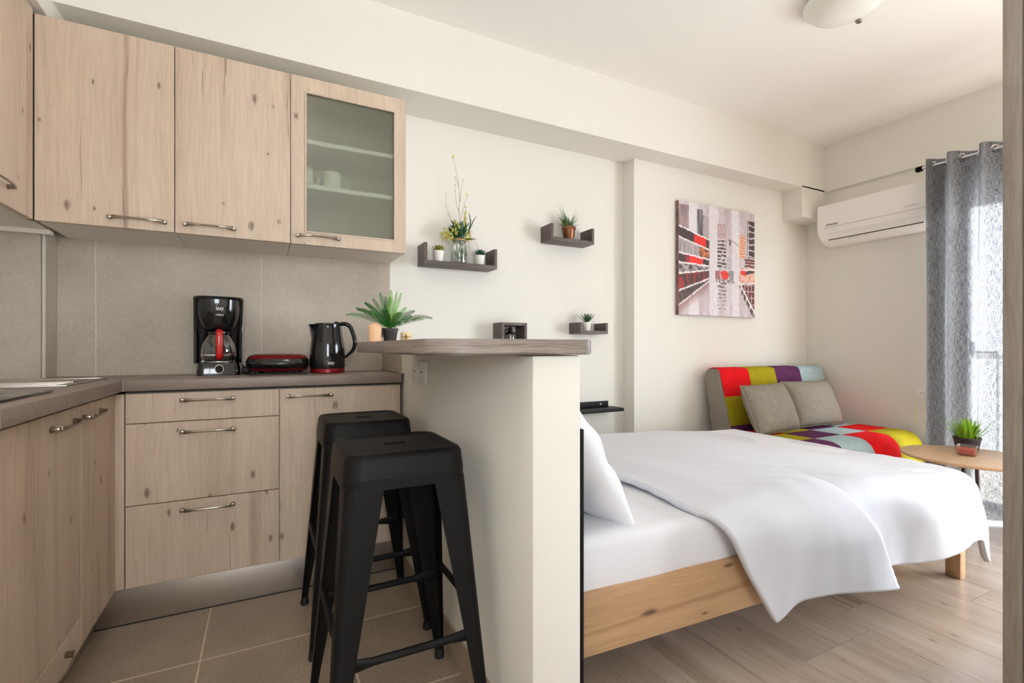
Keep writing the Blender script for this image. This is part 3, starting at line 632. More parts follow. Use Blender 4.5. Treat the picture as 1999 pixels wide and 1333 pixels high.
# ---------------------------------------------------------------- plants
def leaf(b, p, d, L, w, bend=.3, n=6, fold=.15):
    """one blade : starts at p, heads along d, length L, width w, droops by bend"""
    p = Vector(p); d = Vector(d).normalized(); side = d.cross(Vector((0, 0, 1)))
    if side.length < .05: side = Vector((1, 0, 0))
    side.normalize(); up = side.cross(d); vs = []; 
    for i in range(n+1):
        t = i/n; c = p+d*L*t-Vector((0, 0, 1))*bend*L*t*t; ww = w*sin(pi*min(1, .12+.88*t)**.8)*.5 if t < 1 else 0
        vs += [c-side*ww, c+up*ww*fold*-1, c+side*ww]
    b.raw(vs, [q for i in range(n) for q in ([i*3, i*3+1, i*3+4, i*3+3], [i*3+1, i*3+2, i*3+5, i*3+4])])
def frond(L, az, el, droop, m, parent, base=(0, 0, .05), lw=.019, roll=0):
    L *= 1.12; b = B(); d = Vector((cos(az)*cos(el), sin(az)*cos(el), sin(el))); pts = []; n = 18
    for i in range(n+1):
        t = i/n; pts.append(Vector(base)+d*L*t-Vector((0, 0, 1))*droop*L*t**2.2)
    b.tube(pts, [.0012*(1-.6*i/n) for i in range(n+1)], 5)
    N = int(L/.0054)
    for k_ in range(3, N):
        t = k_/N; i = min(int(t*n), n-1); f = t*n-i; p = pts[i].lerp(pts[i+1], f); tg = (pts[i+1]-pts[i]).normalized(); sd = tg.cross(Vector((0, 0, 1)))
        if sd.length < .1: sd = Vector((-sin(az), cos(az), 0))
        sd.normalize(); ll = lw*sin(pi*(.12+.83*t))**.7
        nrm = sd.cross(tg); sd = sd*cos(roll)+nrm*sin(roll); nrm = sd.cross(tg)
        for s in (-1, 1):
            dd = (sd*s+tg*.35+nrm*.12).normalized(); a = p; e = p+dd*ll-Vector((0, 0, 1))*ll*.12; w = tg*.0014
            b.raw([a-w*.7, a+w*.7, (a+e)/2+w, e, (a+e)/2-w], [[0, 1, 2, 3, 4]])
    return ob('frond', b, m, parent, smooth=False)
fern = thing('potted_fern', 'bushy green fern in a small black pot on the bar', 'plant', (.415, 1.80, 1.0417))
ob('pot', B().lathe([(.021, 0), (.0275, .043), (.0305, .043), (.0305, .052), (.028, .052), (.027, .045)], n=28), M_blackpot, fern)
ob('soil', B().lathe([(.0265, .044), (.01, .047)], n=20), M_soil, fern)
# azimuths are world angles ; picture-right is az = -YAW
R0 = -YAW
for (L, a, el, dr, li) in ((.165, pi, .60, .30, 0), (.150, pi-.25, .95, .28, 0), (.14, pi+.5, .75, .25, 0), (.12, pi+.15, 1.12, .12, 0), (.125, pi-1.0, 1.2, .1, 0), (.125, -.2, 1.38, .06, 1), (.11, .9, 1.2, .1, 1), (.10, .1, 1.05, .2, 1), (.16, .05, .62, .38, 0), (.14, -.45, .45, .25, 0), (.12, -.9, .8, .35, 0), (.11, -1.6, .95, .35, 0), (.12, -2.2, .8, .3, 0), (.12, 1.6, .8, .3, 0), (.115, 2.3, 1.0, .3, 0), (.11, -1.3, 1.35, .1, 1), (.08, -.1, 1.2, .3, 1), (.10, 2.9, 1.35, .1, 0), (.09, -1.9, 1.2, .2, 0), (.10, .5, .8, .3, 0), (.15, pi-.1, .78, .3, 0), (.13, pi+.3, .95, .2, 0), (.12, -.1, .85, .3, 0), (.135, pi-.5, 1.25, .1, 0), (.13, .3, 1.3, .1, 1), (.13, -1.2, 1.4, .08, 1)):
    frond(L*1.08, R0+a, el, dr, M_fernl if li else M_fern, fern, lw=.0145, roll=1.05*cos(a)*(-1 if int(L*1000) % 2 else 1))
cd = thing('pillar_candle', 'peach pillar candle left of the fern on the bar', 'candle', (.358, 1.79, 1.0417))
ob('wax', B().lathe([(.0235, 0), (.024, .002), (.024, .057), (.021, .061), (.004, .072), (.002, .072)], n=32), M_candle, cd)
ob('wick', B().tube([(0, 0, .071), (.0005, 0, .076)], .0007, 6), M_rubber, cd)
ob('tag_clip', B().box((.021, -.012, .018), (.026, -.008, .040)), M_rubber, cd, smooth=False)
jr = thing('candle_jar', 'small ivory candle with a dried flower tied on, right of the fern', 'candle', (.474, 1.80, 1.0417))
ob('wax', B().lathe([(.0185, 0), (.019, .002), (.019, .036), (.017, .0375), (.006, .0372)], n=28), M_candle2, jr)
ob('twine', B().tube([(.0195*cos(a), .0195*sin(a), .022+.001*sin(3*a)) for a in [2*pi*k/24 for k in range(25)]], .0012, 6), M_jute, jr)
db = B(); random.seed(5)
for i in range(16):
    a = random.uniform(0, 6.28); leaf(db, (-.004, -.021, .022), (cos(a)*.9-.2, -.6, sin(a)), random.uniform(.010, .02), .004, .1, 3)
ob('dried_flower', db, M_jute, jr, smooth=False)

# ---------------------------------------------------------------- wall shelves
def ushelf(x0, x1, z0, h, label, y0=2.458):
    t = thing('wall_shelf', label, 'shelf', ((x0+x1)/2, YB, z0)); p = .018
    ob('board', B().box((x0, y0, z0), (x1, YB, z0+.020), .001), M_shelf, t, world=True)
    ob('end_panel', B().box((x0, y0, z0+.0202), (x0+p, YB, z0+h), .001), M_shelf, t, world=True); ob('end_panel', B().box((x1-p, y0, z0+.0202), (x1, YB, z0+h), .001), M_shelf, t, world=True)
    return t
ushelf(.745, 1.168, 1.464, .112, 'dark U-shaped wall shelf holding the flower jar and two succulents')
ushelf(1.525, 1.842, 1.668, .100, 'dark U-shaped wall shelf holding the copper pot, highest of the group')
ushelf(1.736, 1.950, 1.108, .071, 'small dark U-shaped wall shelf with one white pot, beside the niche')
t = thing('wall_shelf', 'small closed dark box shelf framing the black lantern above the bar', 'shelf', (1.28, YB, .995)); p = .016
for nm, lo, hi in (('end_panel', (1.199, 2.464, 1.0), (1.199+p, YB, 1.166)), ('end_panel', (1.364-p, 2.464, 1.0), (1.364, YB, 1.166)), ('board', (1.199+p, 2.464, 1.15), (1.364-p, YB, 1.166)), ('board', (1.199+p, 2.464, 1.0), (1.364-p, YB, 1.016))): ob(nm, B().box(lo, hi, .001), M_shelf, t, world=True)
t = thing('picture_ledge', 'black narrow wall ledge low on the wall beside the pillow', 'shelf', (1.65, YB, .61))
ob('board', B().box((1.24, 2.455, .610), (2.078, YB, .631), .001), M_blackm, t, world=True); ob('back_rail', B().box((1.24, YB-.014, .6315), (2.04, YB, .668), .001), M_blackm, t, world=True)
ob('screw_cap', B().lathe([(.005, 0), (.005, .002)], n=12).xf(Matrix.Rotation(pi/2, 4, 'X')).xf(Matrix.Translation((1.975, YB-.014, .650))), M_white, t, world=True)
def pot(x, y, z, label, r=.03, h=.055, m=None, name='potted_succulent'):
    t = thing(name, label, 'plant', (x, y, z)); m = m or M_whitepot
    ob('pot', B().lathe([(r*.72, 0), (r*.75, .002), (r, h), (r*.94, h), (r*.9, h*.86)], n=28), m, t); ob('soil', B().lathe([(r*.9, h*.85), (r*.3, h*.9)], n=16), M_soil, t); return t
def rosette(t, h, R, m, n=26, w=.012, el0=.25, el1=1.4):
    b = B()
    for i in range(n):
        f = i/n; a = i*2.4; el = el0+(el1-el0)*f; leaf(b, (0, 0, h), (cos(a)*cos(el), sin(a)*cos(el), sin(el)), R*(1-.35*f), w, -.1, 4, .5)
    ob('leaves', b, m, t, solid=.0012)
t = pot(.842, 2.515, 1.4842, 'white pot with olive-brown succulent at the left end of the wide shelf', .0315, .062); rosette(t, .058, .048, M_leaf3, 30, .019, .35, 1.5)
t = pot(1.086, 2.515, 1.4842, 'white pot with blue-green succulent right of the flower jar', .0305, .058); rosette(t, .054, .052, M_leaf4, 36, .012, .2, 1.5)
t = pot(1.822, 2.51, 1.1282, 'white pot with spiky dark succulent on the small low shelf', .0285, .055); rosette(t, .05, .078, M_leaf, 24, .010, .6, 1.5)
t = pot(1.688, 2.515, 1.6882, 'copper pot with mixed artificial grasses on the highest shelf', .042, .080, M_copper, 'potted_grass')
ob('pot_rim', B().lathe([(.0405, .068), (.0445, .070), (.0445, .083), (.0405, .083)], n=28, capb=False, capt=False), M_copper, t)
random.seed(11); b = B(); b2 = B()
for i in range(26):
    a = random.uniform(0, 6.28); el = random.uniform(.5, 1.3); leaf(b, (random.uniform(-.015, .015), random.uniform(-.015, .015), .07), (cos(a)*cos(el), sin(a)*cos(el)*.5, sin(el)), random.uniform(.075, .13), .018, .15, 5)
for i in range(26):
    a = random.uniform(-.6, .6) if i % 2 else random.uniform(2.5, 3.6); el = random.uniform(.75, 1.3); leaf(b2, (0, 0, .07), (cos(a)*cos(el), sin(a)*cos(el)*.5, sin(el)), random.uniform(.12, .19), .003, .1, 5)
ob('broad_leaves', b, M_leaf2, t, smooth=False); ob('thin_blades', b2, M_leaf, t, smooth=False)
fr_ = frond(.12, R0+2.2, 1.25, .1, M_fernl, t, (0, 0, .07), .016); fr_2 = frond(.11, R0+2.9, 1.0, .2, M_leaf2, t, (0, 0, .07), .014)

# flower jar
vj = thing('flower_jar', 'glass jar of yellow blossoms and bare twigs on the wide shelf', 'flower vase', (.960, 2.512, 1.4842)); vj.scale = (1.06, 1, 1.12)
ob('jar', B().lathe([(.036, .001), (.041, .006), (.042, .020), (.0415, .092), (.036, .108), (.033, .112), (.033, .124), (.035, .126), (.031, .126), (.031, .112), (.038, .09), (.039, .02), (.033, .006)], n=36, capt=True), M_jar, vj)
ob('twine', B().tube([(.0355*cos(a), .0355*sin(a), .114+.004*k/48) for k, a in enumerate([2*pi*k/16 for k in range(49)])], .0022, 6).tube([(.036, -.01, .115), (.05, -.02, .130), (.062, -.02, .118), (.05, -.02, .105), (.04, -.015, .115)], .0011, 5).tube([(.036, -.012, .115), (.048, -.02, .09), (.058, -.02, .078), (.05, -.02, .07), (.044, -.018, .09)], .0011, 5).tube([(.04, -.012, .12), (.07, -.02, .125), (.095, -.02, .10), (.105, -.02, .075)], .0011, 5), M_jute, vj)
def twig(pts, r=.0014): 
    b = B(); P = [Vector(p) for p in pts]; b.tube(P, [r*(1-.55*i/(len(P)-1)) for i in range(len(P))], 5)
    for p in P[1:]: b.lathe([(.0006, -.003), (.0021, 0), (.0006, .003)], p, 6)
    return b
tb = twig([(0, 0, .02), (.0, 0, .15), (.005, 0, .21), (-.002, 0, .27), (.004, 0, .33), (-.004, 0, .40), (-.018, 0, .46), (-.030, 0, .52)])
for q in ([(.001, 0, .25), (-.016, 0, .30), (-.022, 0, .36), (-.02, 0, .39)], [(.004, 0, .31), (.012, 0, .37), (.022, 0, .42)], [(-.001, 0, .38), (-.018, 0, .415), (-.022, 0, .43)], [(.006, 0, .20), (.02, 0, .26), (.03, 0, .30), (.045, 0, .345)], [(-.01, 0, .12), (-.035, 0, .19), (-.058, 0, .24), (-.072, 0, .29), (-.070, 0, .34)]):
    b3 = twig(q, .001); tb.add(b3.bm)
ob('bare_twigs', tb, M_twig, vj)
ob('buds', B().lathe([(.001, -.006), (.006, 0), (.003, .012), (.0005, .018)], (-.032, 0, .522), 8).lathe([(.001, -.006), (.005, 0), (.003, .008), (.0005, .014)], (.046, 0, .347), 8), M_flower, vj)
random.seed(2); lb = B(); fb = B(); wb_ = B(); sbv = B()
for i in range(34):
    a = random.uniform(0, 6.28); r = random.uniform(0, .035); el = random.uniform(.2, 1.3); leaf(lb, (cos(a)*r*.6, sin(a)*r*.4-.008, .115+random.uniform(0, .04)), (cos(a)*cos(el), sin(a)*cos(el)*.4-.15, sin(el)), random.uniform(.045, .085), random.uniform(.018, .036), .15, 5)
for s_, h_, w_ in ((-.004, .14, .036), (.006, .10, .034), (-.028, .15, .024), (.024, .145, .024)): leaf(lb, (s_, -.02, h_-.01), (s_*3, -.1, 1), .075, w_, 0, 6)
for q in ([(.03, 0, .12), (.055, 0, .17), (.065, 0, .22), (.055, 0, .26)], [(.03, 0, .12), (.055, 0, .17), (.078, 0, .22), (.098, 0, .25)]):
    P_ = [Vector(p) for p in q]; sbv.tube(P_, [.004, .0045, .005, .0015], 6, flat=[(1.4, .5)]*4)
for i in range(120):   # blossoms drooping left, spike upright right
    k_ = i % 3
    if k_ == 0: c = Vector((-.035-.06*random.random(), random.uniform(-.03, .02), .13+random.uniform(-.015, .04)))
    elif k_ == 1: c = Vector((-.022+random.uniform(-.012, .012), -.02+random.uniform(-.02, .02), .13+random.uniform(0, .075)))
    else: t_ = random.random(); c = Vector((.034+.004*sin(i), 0+random.uniform(-.005, .005), .17+.12*t_)) if i % 2 else Vector((.04+random.uniform(-.012, .02), -.02, .12+random.uniform(0, .05)))
    for a in range(5):
        an = a*1.2566+i; leaf(fb, c, (cos(an), random.uniform(-.5, .1), sin(an)), .0115, .0085, 0, 2)
for i in range(24):
    a = random.uniform(0, 6.28); r = random.uniform(.002, .026); leaf(wb_, (cos(a)*r, sin(a)*r, random.uniform(.008, .06)), (cos(a*3)*.5, sin(a*3)*.4, .9), random.uniform(.025, .05), .012, .1, 4)
for i in range(8):
    a = i*.8; wb_.tube([(cos(a)*.02, sin(a)*.02, .01), (cos(a)*.015, sin(a)*.015, .12)], .0012, 5)
ob('leaves', lb, M_leaf, vj, smooth=False); ob('blossoms', fb, M_flower, vj, smooth=False); ob('strap_leaves', sbv, M_leaf, vj); ob('stems_in_jar', wb_, M_leaf2, vj, smooth=False)

# lantern in the box shelf
ln = thing('lantern', 'small black caged lantern with a glass shade inside the box shelf', 'lantern', (1.283, 2.52, 1.0165))
ob('shade', B().lathe([(.018, .002), (.024, .012), (.028, .07), (.022, .088), (.012, .094)], n=28, capt=False), M_jar, ln)
ob('socket_cap', B().lathe([(.030, .084), (.031, .092), (.013, .098), (.012, .118), (.007, .122), (.004, .128)], n=20), M_blackm, ln)
lc = B()
for i in range(4):
    a = pi/4+i*pi/2; lc.tube([(.036*cos(a), .036*sin(a), .0), (.036*cos(a), .036*sin(a), .07), (.031*cos(a), .031*sin(a), .09)], .002, 6)
for z in (.004, .05): lc.tube([(.036*cos(a), .036*sin(a), z) for a in [2*pi*k/24 for k in range(25)]], .002, 6)
lc.tube([(-.02, 0, .115), (-.04, 0, .10), (-.046, 0, .06), (-.046, 0, .03), (-.05, 0, .003)], .0035, 8)
ob('cage', lc, M_blackm, ln); ob('bulb', B().lathe([(.004, .085), (.006, .06), (.014, .045), (.012, .03), (.003, .022)], n=16), mat('amber_bulb', srgb(225, 205, 160), .2), ln)

# ---------------------------------------------------------------- painting
pt = thing('canvas_painting', 'square canvas painting of a red and grey city street on the back wall', 'painting', (2.962, YP, 1.25))
px0, px1, pz0, pz1, py0 = 2.563, 3.361, 1.252, 2.050, 2.455
ob('stretcher_frame', B().box((px0+.0006, py0+.0012, pz0+.0006), (px1-.0006, YP, pz1-.0006)), mat('canvas_side', srgb(120, 92, 90), .8, var=.5, vscale=14), pt, world=True, smooth=False)
def lerp(a, b, t): return tuple(x*(1-t)+y*t for x, y in zip(a, b))
def nz(x, y, s=0): return noise.noise(Vector((x, y, s)))
def paint(u, v):
    u0, v0 = u, v; u += .003*nz(u*14, v*14, 3); v += .003*nz(u*18, v*10, 7)
    c = lerp((214, 206, 210), (184, 166, 172), max(0, min(1, .45+.9*nz(u*9, v*2.2, 1)))); 
    if v > .72: c = lerp(c, (176, 150, 152), .5*max(0, nz(u*20, v*3, 5)+.2))
    if .12 < u < .24 or .38 < u < .5 or .68 < u < .78: c = lerp(c, (232, 228, 232), .7)
    # upper left blocks
    if u < .37 and v < .30:
        if u < .125 and v > .03: c = lerp((168, 146, 148), (130, 112, 116), .5+nz(u*30, v*8, 2))
        elif .225 < u < .30 and v > .05: c = lerp((130, 128, 134), (84, 80, 84), .5+nz(u*60, v*6))
        elif .30 < u and v > .1: c = (176, 160, 164)
    def yl(a, b): return a+(b-a)*(u/.37)
    dark, red, wht, mau = (64, 48, 50), (214, 36, 30), (238, 232, 232), (150, 124, 126)
    if u < .375:
        L = [yl(.222, .31), yl(.318, .40), yl(.455, .49), yl(.54, .55), yl(.64, .585), yl(.79, .665), yl(.915, .69)]
        if L[0] < v < L[1]: c = red if .19 < u < .335 else dark
        elif L[1] < v < L[2]: c = lerp((188, 176, 178), (140, 128, 132), .5+nz(u*50, v*6, 2)); 
        if L[1] < v < L[2] and u > .26: c = (206, 116, 56) if nz(u*60, v*40) > -.05 else (50, 46, 60)
        elif L[2] < v < L[3]: c = red if .13 < u < .30 else (lerp(red, dark, .55) if .08 < u < .13 else dark)
        elif L[3] < v < L[4]: c = lerp((180, 168, 168), (70, 62, 64), max(0, min(1, .4+1.5*nz(u*24, v*30, 4))))
        elif L[4] < v < L[5]: c = lerp(dark, (150, 40, 38), max(0, min(1, .3+2*nz(u*34, v*6, 9))))
        elif L[5] < v < L[6]: c = lerp(dark, (104, 76, 76), .4+nz(u*30, v*20))
        elif v > L[6] and v < L[6]+.1: c = lerp((150, 112, 108), c, (v-L[6])/.1)
        for k_, l_ in enumerate(L):
            if abs(v-l_) < .0065+.004*nz(u*30, k_): c = wht
    if .485 < u < .605:
        if .15 < v < .285: c = lerp((196, 172, 172), (168, 140, 144), 1 if (v*46) % 1 < .4 else 0)
        elif .285 < v < .56: c = dark if ((v*30+.25*nz(u*8, v*8)) % 1 < .55 and nz(u*30, v*30, 3) > -.22) else (206, 196, 198)
        elif .66 < v < .95:
            k_ = (v-.66)/.29
            if (v*28+.3*nz(u*8, v*8)) % 1 < .5-.2*k_ and nz(u*30, v*30, 3) > -.12: c = lerp(dark, c, k_*.7)
    if .61 < u < .67 and .45 < v < .56: c = (150, 144, 156) if (v*60) % 1 < .4 else (206, 200, 206)
    if ((u-.585)/.05)**2+((v-.605)/.055)**2 < 1+1.6*nz(u*22, v*22, 8): c = (206, 44, 28)
    if .64 < u < .70 and .57 < v < .66: c = lerp((120, 136, 164), (176, 150, 96), max(0, nz(u*50, v*50)+.3))
    if .46 < u < .71 and .655 < v < .69: c = lerp(dark, wht, .5+1.2*nz(u*50, v*80))
    if .46 < u < .52 and .58 < v < .66: c = lerp((150, 120, 124), (176, 40, 44), max(0, nz(u*60, v*60)+.2))
    # lamp arm
    if abs(v-(.285+.25*(u-.62)**2*8)) < .0035 and .62 < u < .80: c = (80, 70, 72)
    if .645 < u < .66 and .285 < v < .335: c = (60, 56, 58)
    if .775 < u < .865 and .22 < v < .44: c = (216, 128, 84) if (v*38+nz(u*30, v*10)) % 1 < .55 and .79 < u else (220, 190, 172)
    if u > .895 and .075 < v < .43:
        c = (66, 52, 54)
        if (v*17+.3*nz(u*20, v*9)) % 1 < .18 or abs(u-.912) < .006: c = (214, 200, 202)
    if u > .86 and .43 < v < .525: c = (96, 42, 44) if (v*34) % 1 < .7 else (196, 176, 178)
    if u > .78 and .525 < v < .56: c = (214, 190, 184)
    if u > .80 and .54 < v < .60: c = red if u < .87 else (dark if abs(v-(.60-.25*(u-.8))) < .016 else (216, 170, 150))
    if u > .78 and .60 < v < .67: c = lerp((222, 180, 158), (170, 90, 80), max(0, nz(u*40, v*20)+.1))
    lim = .67+1.28*(u-.78)
    if u > .78 and .675 < v < lim+.02:
        c = lerp((122, 36, 40), (70, 40, 44), .5+nz(u*40, v*12))
        if (u*21) % 1 < .10 or (v*16) % 1 < .1: c = (216, 196, 196)
    if u > .77 and abs(v-lim) < .012: c = wht
    if u > .78 and lim+.012 < v < lim+.075: c = dark if nz(u*60, v*14, 6) > -.12 else (210, 196, 196)
    for a0, b0 in ((.54, -.0), (.67, 0)):
        if u > .78 and abs(v-(a0+.02*(1-u)*4)) < .006: c = wht
    g = 1+.10*nz(u0*90, v0*30, 12)
    return tuple(max(0, min(255, q*g)) for q in c)
NU, NV = 150, 150
me = bpy.data.meshes.new('canvas'); vs = [(px0+(px1-px0)*i/NU, py0, pz1-(pz1-pz0)*j/NV) for j in range(NV+1) for i in range(NU+1)]
me.from_pydata(vs, [], [(j*(NU+1)+i, (j+1)*(NU+1)+i, (j+1)*(NU+1)+i+1, j*(NU+1)+i+1) for j in range(NV) for i in range(NU)])
ca = me.color_attributes.new('paint', 'FLOAT_COLOR', 'POINT')
buf = []
for j in range(NV+1):
    for i in range(NU+1): buf += list(srgb(*paint(i/NU, j/NV)))
ca.data.foreach_set('color', buf)
mp_ = bpy.data.materials.new('painted_canvas'); mp_.use_nodes = True; vc = mp_.node_tree.nodes.new('ShaderNodeVertexColor'); vc.layer_name = 'paint'; mp_.node_tree.links.new(vc.outputs[0], mp_.node_tree.nodes['Principled BSDF'].inputs['Base Color']); mp_.node_tree.nodes['Principled BSDF'].inputs['Roughness'].default_value = .6
me.materials.append(mp_); me.transform(wmat(pt).inverted()); oc = bpy.data.objects.new('canvas', me); COL.objects.link(oc); oc.parent = pt

# ---------------------------------------------------------------- air conditioner
ac = thing('air_conditioner', 'white wall-mounted air conditioner partly behind the curtain', 'air conditioner', (XR, 1.86, 1.81))
ya, yb_ = 1.475, 2.275
prof = [(4.058, 2.112), (3.885, 2.128), (3.864, 2.122), (3.858, 2.105), (3.856, 2.0), (3.858, 1.93), (3.868, 1.90), (3.895, 1.862), (3.93, 1.838), (3.975, 1.822), (4.03, 1.818), (4.058, 1.822)]
b = B().prism(prof, ya, yb_, 'y'); bmesh.ops.bevel(b.bm, geom=[e for e in b.bm.edges if abs(e.verts[0].co.y-e.verts[1].co.y) < 1e-6], offset=.006, segments=2, affect='EDGES')
ob('housing', b, M_acw, ac, world=True, recalc=True, angle=30)
ob('front_seam', B().box((3.8555, ya+.02, 1.945), (3.8585, yb_-.055, 1.9462)), M_textg, ac, world=True, smooth=False)
ob('louvre', B().prism([(3.872, 1.888), (3.868, 1.893), (3.893, 1.860), (3.897, 1.857)], ya+.14, yb_-.075, 'y'), M_white, ac, world=True, recalc=True)
ob('air_slot', B().box((-.0015, -(yb_-ya)/2+.135, -.0035), (.0015, (yb_-ya)/2-.06, .0035)).xf(Matrix.Rotation(radians(-35), 4, 'Y')).xf(Matrix.Translation((3.8975, (ya+yb_)/2-.005, 1.8565))), M_rubber, ac, world=True, smooth=False)
Rn = Matrix.Rotation(-pi/2, 4, 'Z') @ Matrix.Rotation(pi/2, 4, 'X')   # text on a face looking to -x
iv = wmat(ac).inverted()
lettering('inventor', .026, mat('logo_blue_grey', srgb(60, 60, 70), .5), ac, iv @ Matrix.Translation((3.8552, 2.16, 1.966)) @ Rn)
lettering('Comfort', .022, mat('logo_pale_grey', srgb(196, 196, 200), .5), ac, iv @ Matrix.Translation((3.8552, 1.655, 1.975)) @ Rn)
Rn2 = Rn @ Matrix.Rotation(-.95, 4, 'X')
lettering('ECO  R32', .016, M_textg, ac, iv @ Matrix.Translation((3.915, 2.045, 1.8465)) @ Rn2)
ob('warning_sticker', B().prism([(-.009, -.006), (.009, -.006), (0, .010)], 0, .0006).xf(Rn2).xf(Matrix.Translation((3.913, 1.955, 1.8475))), mat('sticker_orange', srgb(214, 140, 60), .5), ac, world=True, smooth=False)

# ---------------------------------------------------------------- curtain
XC = 3.80
rod = thing('curtain_rod', 'chrome curtain rod with a ribbed dark finial over the balcony door', 'curtain rod', (XC, 1.1, 2.184))
ob('pole', B().tube([(XC, .25, 2.184), (XC, 1.572, 2.184)], .0095, 14), M_chrome, rod, world=True)
fb = B().lathe([(.009, 0), (.018, .003), (.018, .007), (.011, .009), (.011, .012), (.019, .015), (.019, .019), (.011, .021), (.011, .024), (.018, .027), (.017, .032), (.008, .038)], n=20).xf(Matrix.Rotation(-pi/2, 4, 'X')).xf(Matrix.Translation((XC, 1.569, 2.184)))
ob('finial', fb, M_blackm, rod, world=True)
for y in (1.50, .4): ob('bracket', B().box((XC+.008, y-.006, 2.178), (4.0305, y+.006, 2.190), .002).box((4.024, y-.02, 2.17), (4.0305, y+.02, 2.31), .002), M_chrome, rod, world=True)
cu = thing('curtain', 'semi-sheer charcoal grey eyelet curtain hanging over the balcony door', 'curtain', (XC, 1.2, .01))
# centreline of the folds in plan : list of (y, x offset)
folds = [(1.602, .02), (1.583, -.045), (1.545, .03), (1.510, .055), (1.475, -.045), (1.44, -.055), (1.395, .045), (1.355, .055), (1.32, -.04), (1.29, -.055), (1.235, .045), (1.19, .055), (1.135, -.04), (1.10, -.05), (1.03, .045), (.98, .05), (.92, -.04), (.88, -.05), (.81, .05), (.76, .045), (.70, -.045), (.66, -.05)]
folds = [(y*.967, x_) for y, x_ in folds]
def cat(P, t):
    n_ = len(P)-1; x_ = t*n_; i = min(int(x_), n_-1); f = x_-i; p0, p1, p2, p3 = P[max(i-1, 0)], P[i], P[i+1], P[min(i+2, n_)]
    return tuple(.5*((2*b_)+(-a+c_)*f+(2*a-5*b_+4*c_-d_)*f*f+(-a+3*b_-3*c_+d_)*f**3) for a, b_, c_, d_ in zip(p0, p1, p2, p3))
def cfn(u, v):
    y, xo = cat(folds, u); z = 2.226-(2.226-.012)*v
    amp = 1-.25*v+.12*nz(u*9, v*2.5, 4); y2 = y+.012*nz(u*7, v*2, 8)*v*2+.006*sin(v*9+u*30)*v
    return (XC+xo*amp+.008*nz(u*16, v*4, 1)*v, y2, z-.0*u)
b = B().grid(cfn, 260, 60); uvl = b.bm.loops.layers.uv.new('UVMap'); b.bm.verts.index_update()
for f in b.bm.faces:
    for lp in f.loops: i = lp.vert.index; lp[uvl].uv = ((i//61)/260*1.7, (i % 61)/60*2.25)
ob('fabric', b, M_curt, cu, world=True, angle=180)
# hem band
gi = 0
for i in range(len(folds)-1):
    y, xo = folds[i]; y2, xo2 = folds[i+1]
    if xo*xo2 < 0:
        yc = (y+y2)/2; g = B().grid(lambda u, v: (0, (.021+.006*cos(2*pi*v))*cos(2*pi*u), (.021+.006*cos(2*pi*v))*sin(2*pi*u)), 20, 6, True, True)
        for vv in g.bm.verts: vv.co.x += 0
        g2 = B().lathe([(.017, -.003), (.019, -.005), (.027, -.004), (.028, 0), (.027, .004), (.019, .005), (.017, .003)], n=24, capb=False, capt=False).xf(Matrix.Rotation(pi/2, 4, 'Y')).xf(Matrix.Rotation(atan2(y2-y, xo2-xo)-pi/2, 4, 'Z')).xf(Matrix.Translation((XC, yc, 2.184))); g.bm.free()
        ob('eyelet', g2, M_chrome, cu, world=True)

# ---------------------------------------------------------------- ceiling lamp
cl = thing('ceiling_lamp', 'round opal glass dome lamp on the bedroom ceiling', 'ceiling lamp', (2.40, 1.288, ZC))
ob('base_plate', B().lathe([(.13, -.015), (.135, -.002), (.13, 0)], n=48), M_white, cl)
ob('shade', B().lathe([(.0005, -.092), (.05, -.089), (.10, -.078), (.14, -.057), (.162, -.034), (.168, -.020), (.160, -.014)], n=56, capt=False), M_lamp, cl)
ob('clip', B().box((.10, -.01, -.088), (.125, .01, -.072), .003), M_nickel, cl)

kl = thing('ceiling_lamp', 'round opal glass dome lamp on the kitchen ceiling near the entrance', 'ceiling lamp', (.05, .55, ZC))
ob('base_plate', B().lathe([(.13, -.015), (.135, -.002), (.13, 0)], n=48), M_white, kl)
ob('shade', B().lathe([(.0005, -.092), (.05, -.089), (.10, -.078), (.14, -.057), (.162, -.034), (.168, -.020), (.160, -.014)], n=56, capt=False), mat('lit_opal_glass', srgb(238, 238, 230), .25, emis=((1, .93, .85, 1), 24.0)), kl)

# ---------------------------------------------------------------- bed
TH = .049
bed = thing('bed', 'double bed with an oak frame and black headboard beside the partition', 'bed', (.722, 1.088, 0), -TH)
BL, BW = 2.045, 1.20
ob('headboard', B().box((.002, -.069, .0), (.0125, BW, .812), .002), M_blackm, bed)
ob('side_rail', B().box((.012, 0, .170), (BL-.002, .026, .345), .003), M_oak, bed); ob('side_rail', B().box((.012, BW-.026, .170), (BL-.002, BW, .345), .003), M_oak, bed)
ob('foot_rail', B().box((BL, .0, .170), (BL+.025, BW, .345), .003), M_oak, bed)
for x_, y_ in ((.01, .002), (BL-.042, -.002), (.01, BW-.055), (BL-.042, BW-.053)): ob('leg', B().box((x_+.002, y_, 0), (x_+.044, y_+.055, .169 if True else .3), .002), M_oak, bed)
sl = None
for i in range(9): ob('slat', B().box((.15+i*.215, .027, .29), (.22+i*.215, BW-.027, .308)), M_oak, bed, smooth=False)
mt = thing('mattress', 'thick mattress in a white fitted sheet on the oak bed', 'mattress', (.735, 1.095, .309), -TH)
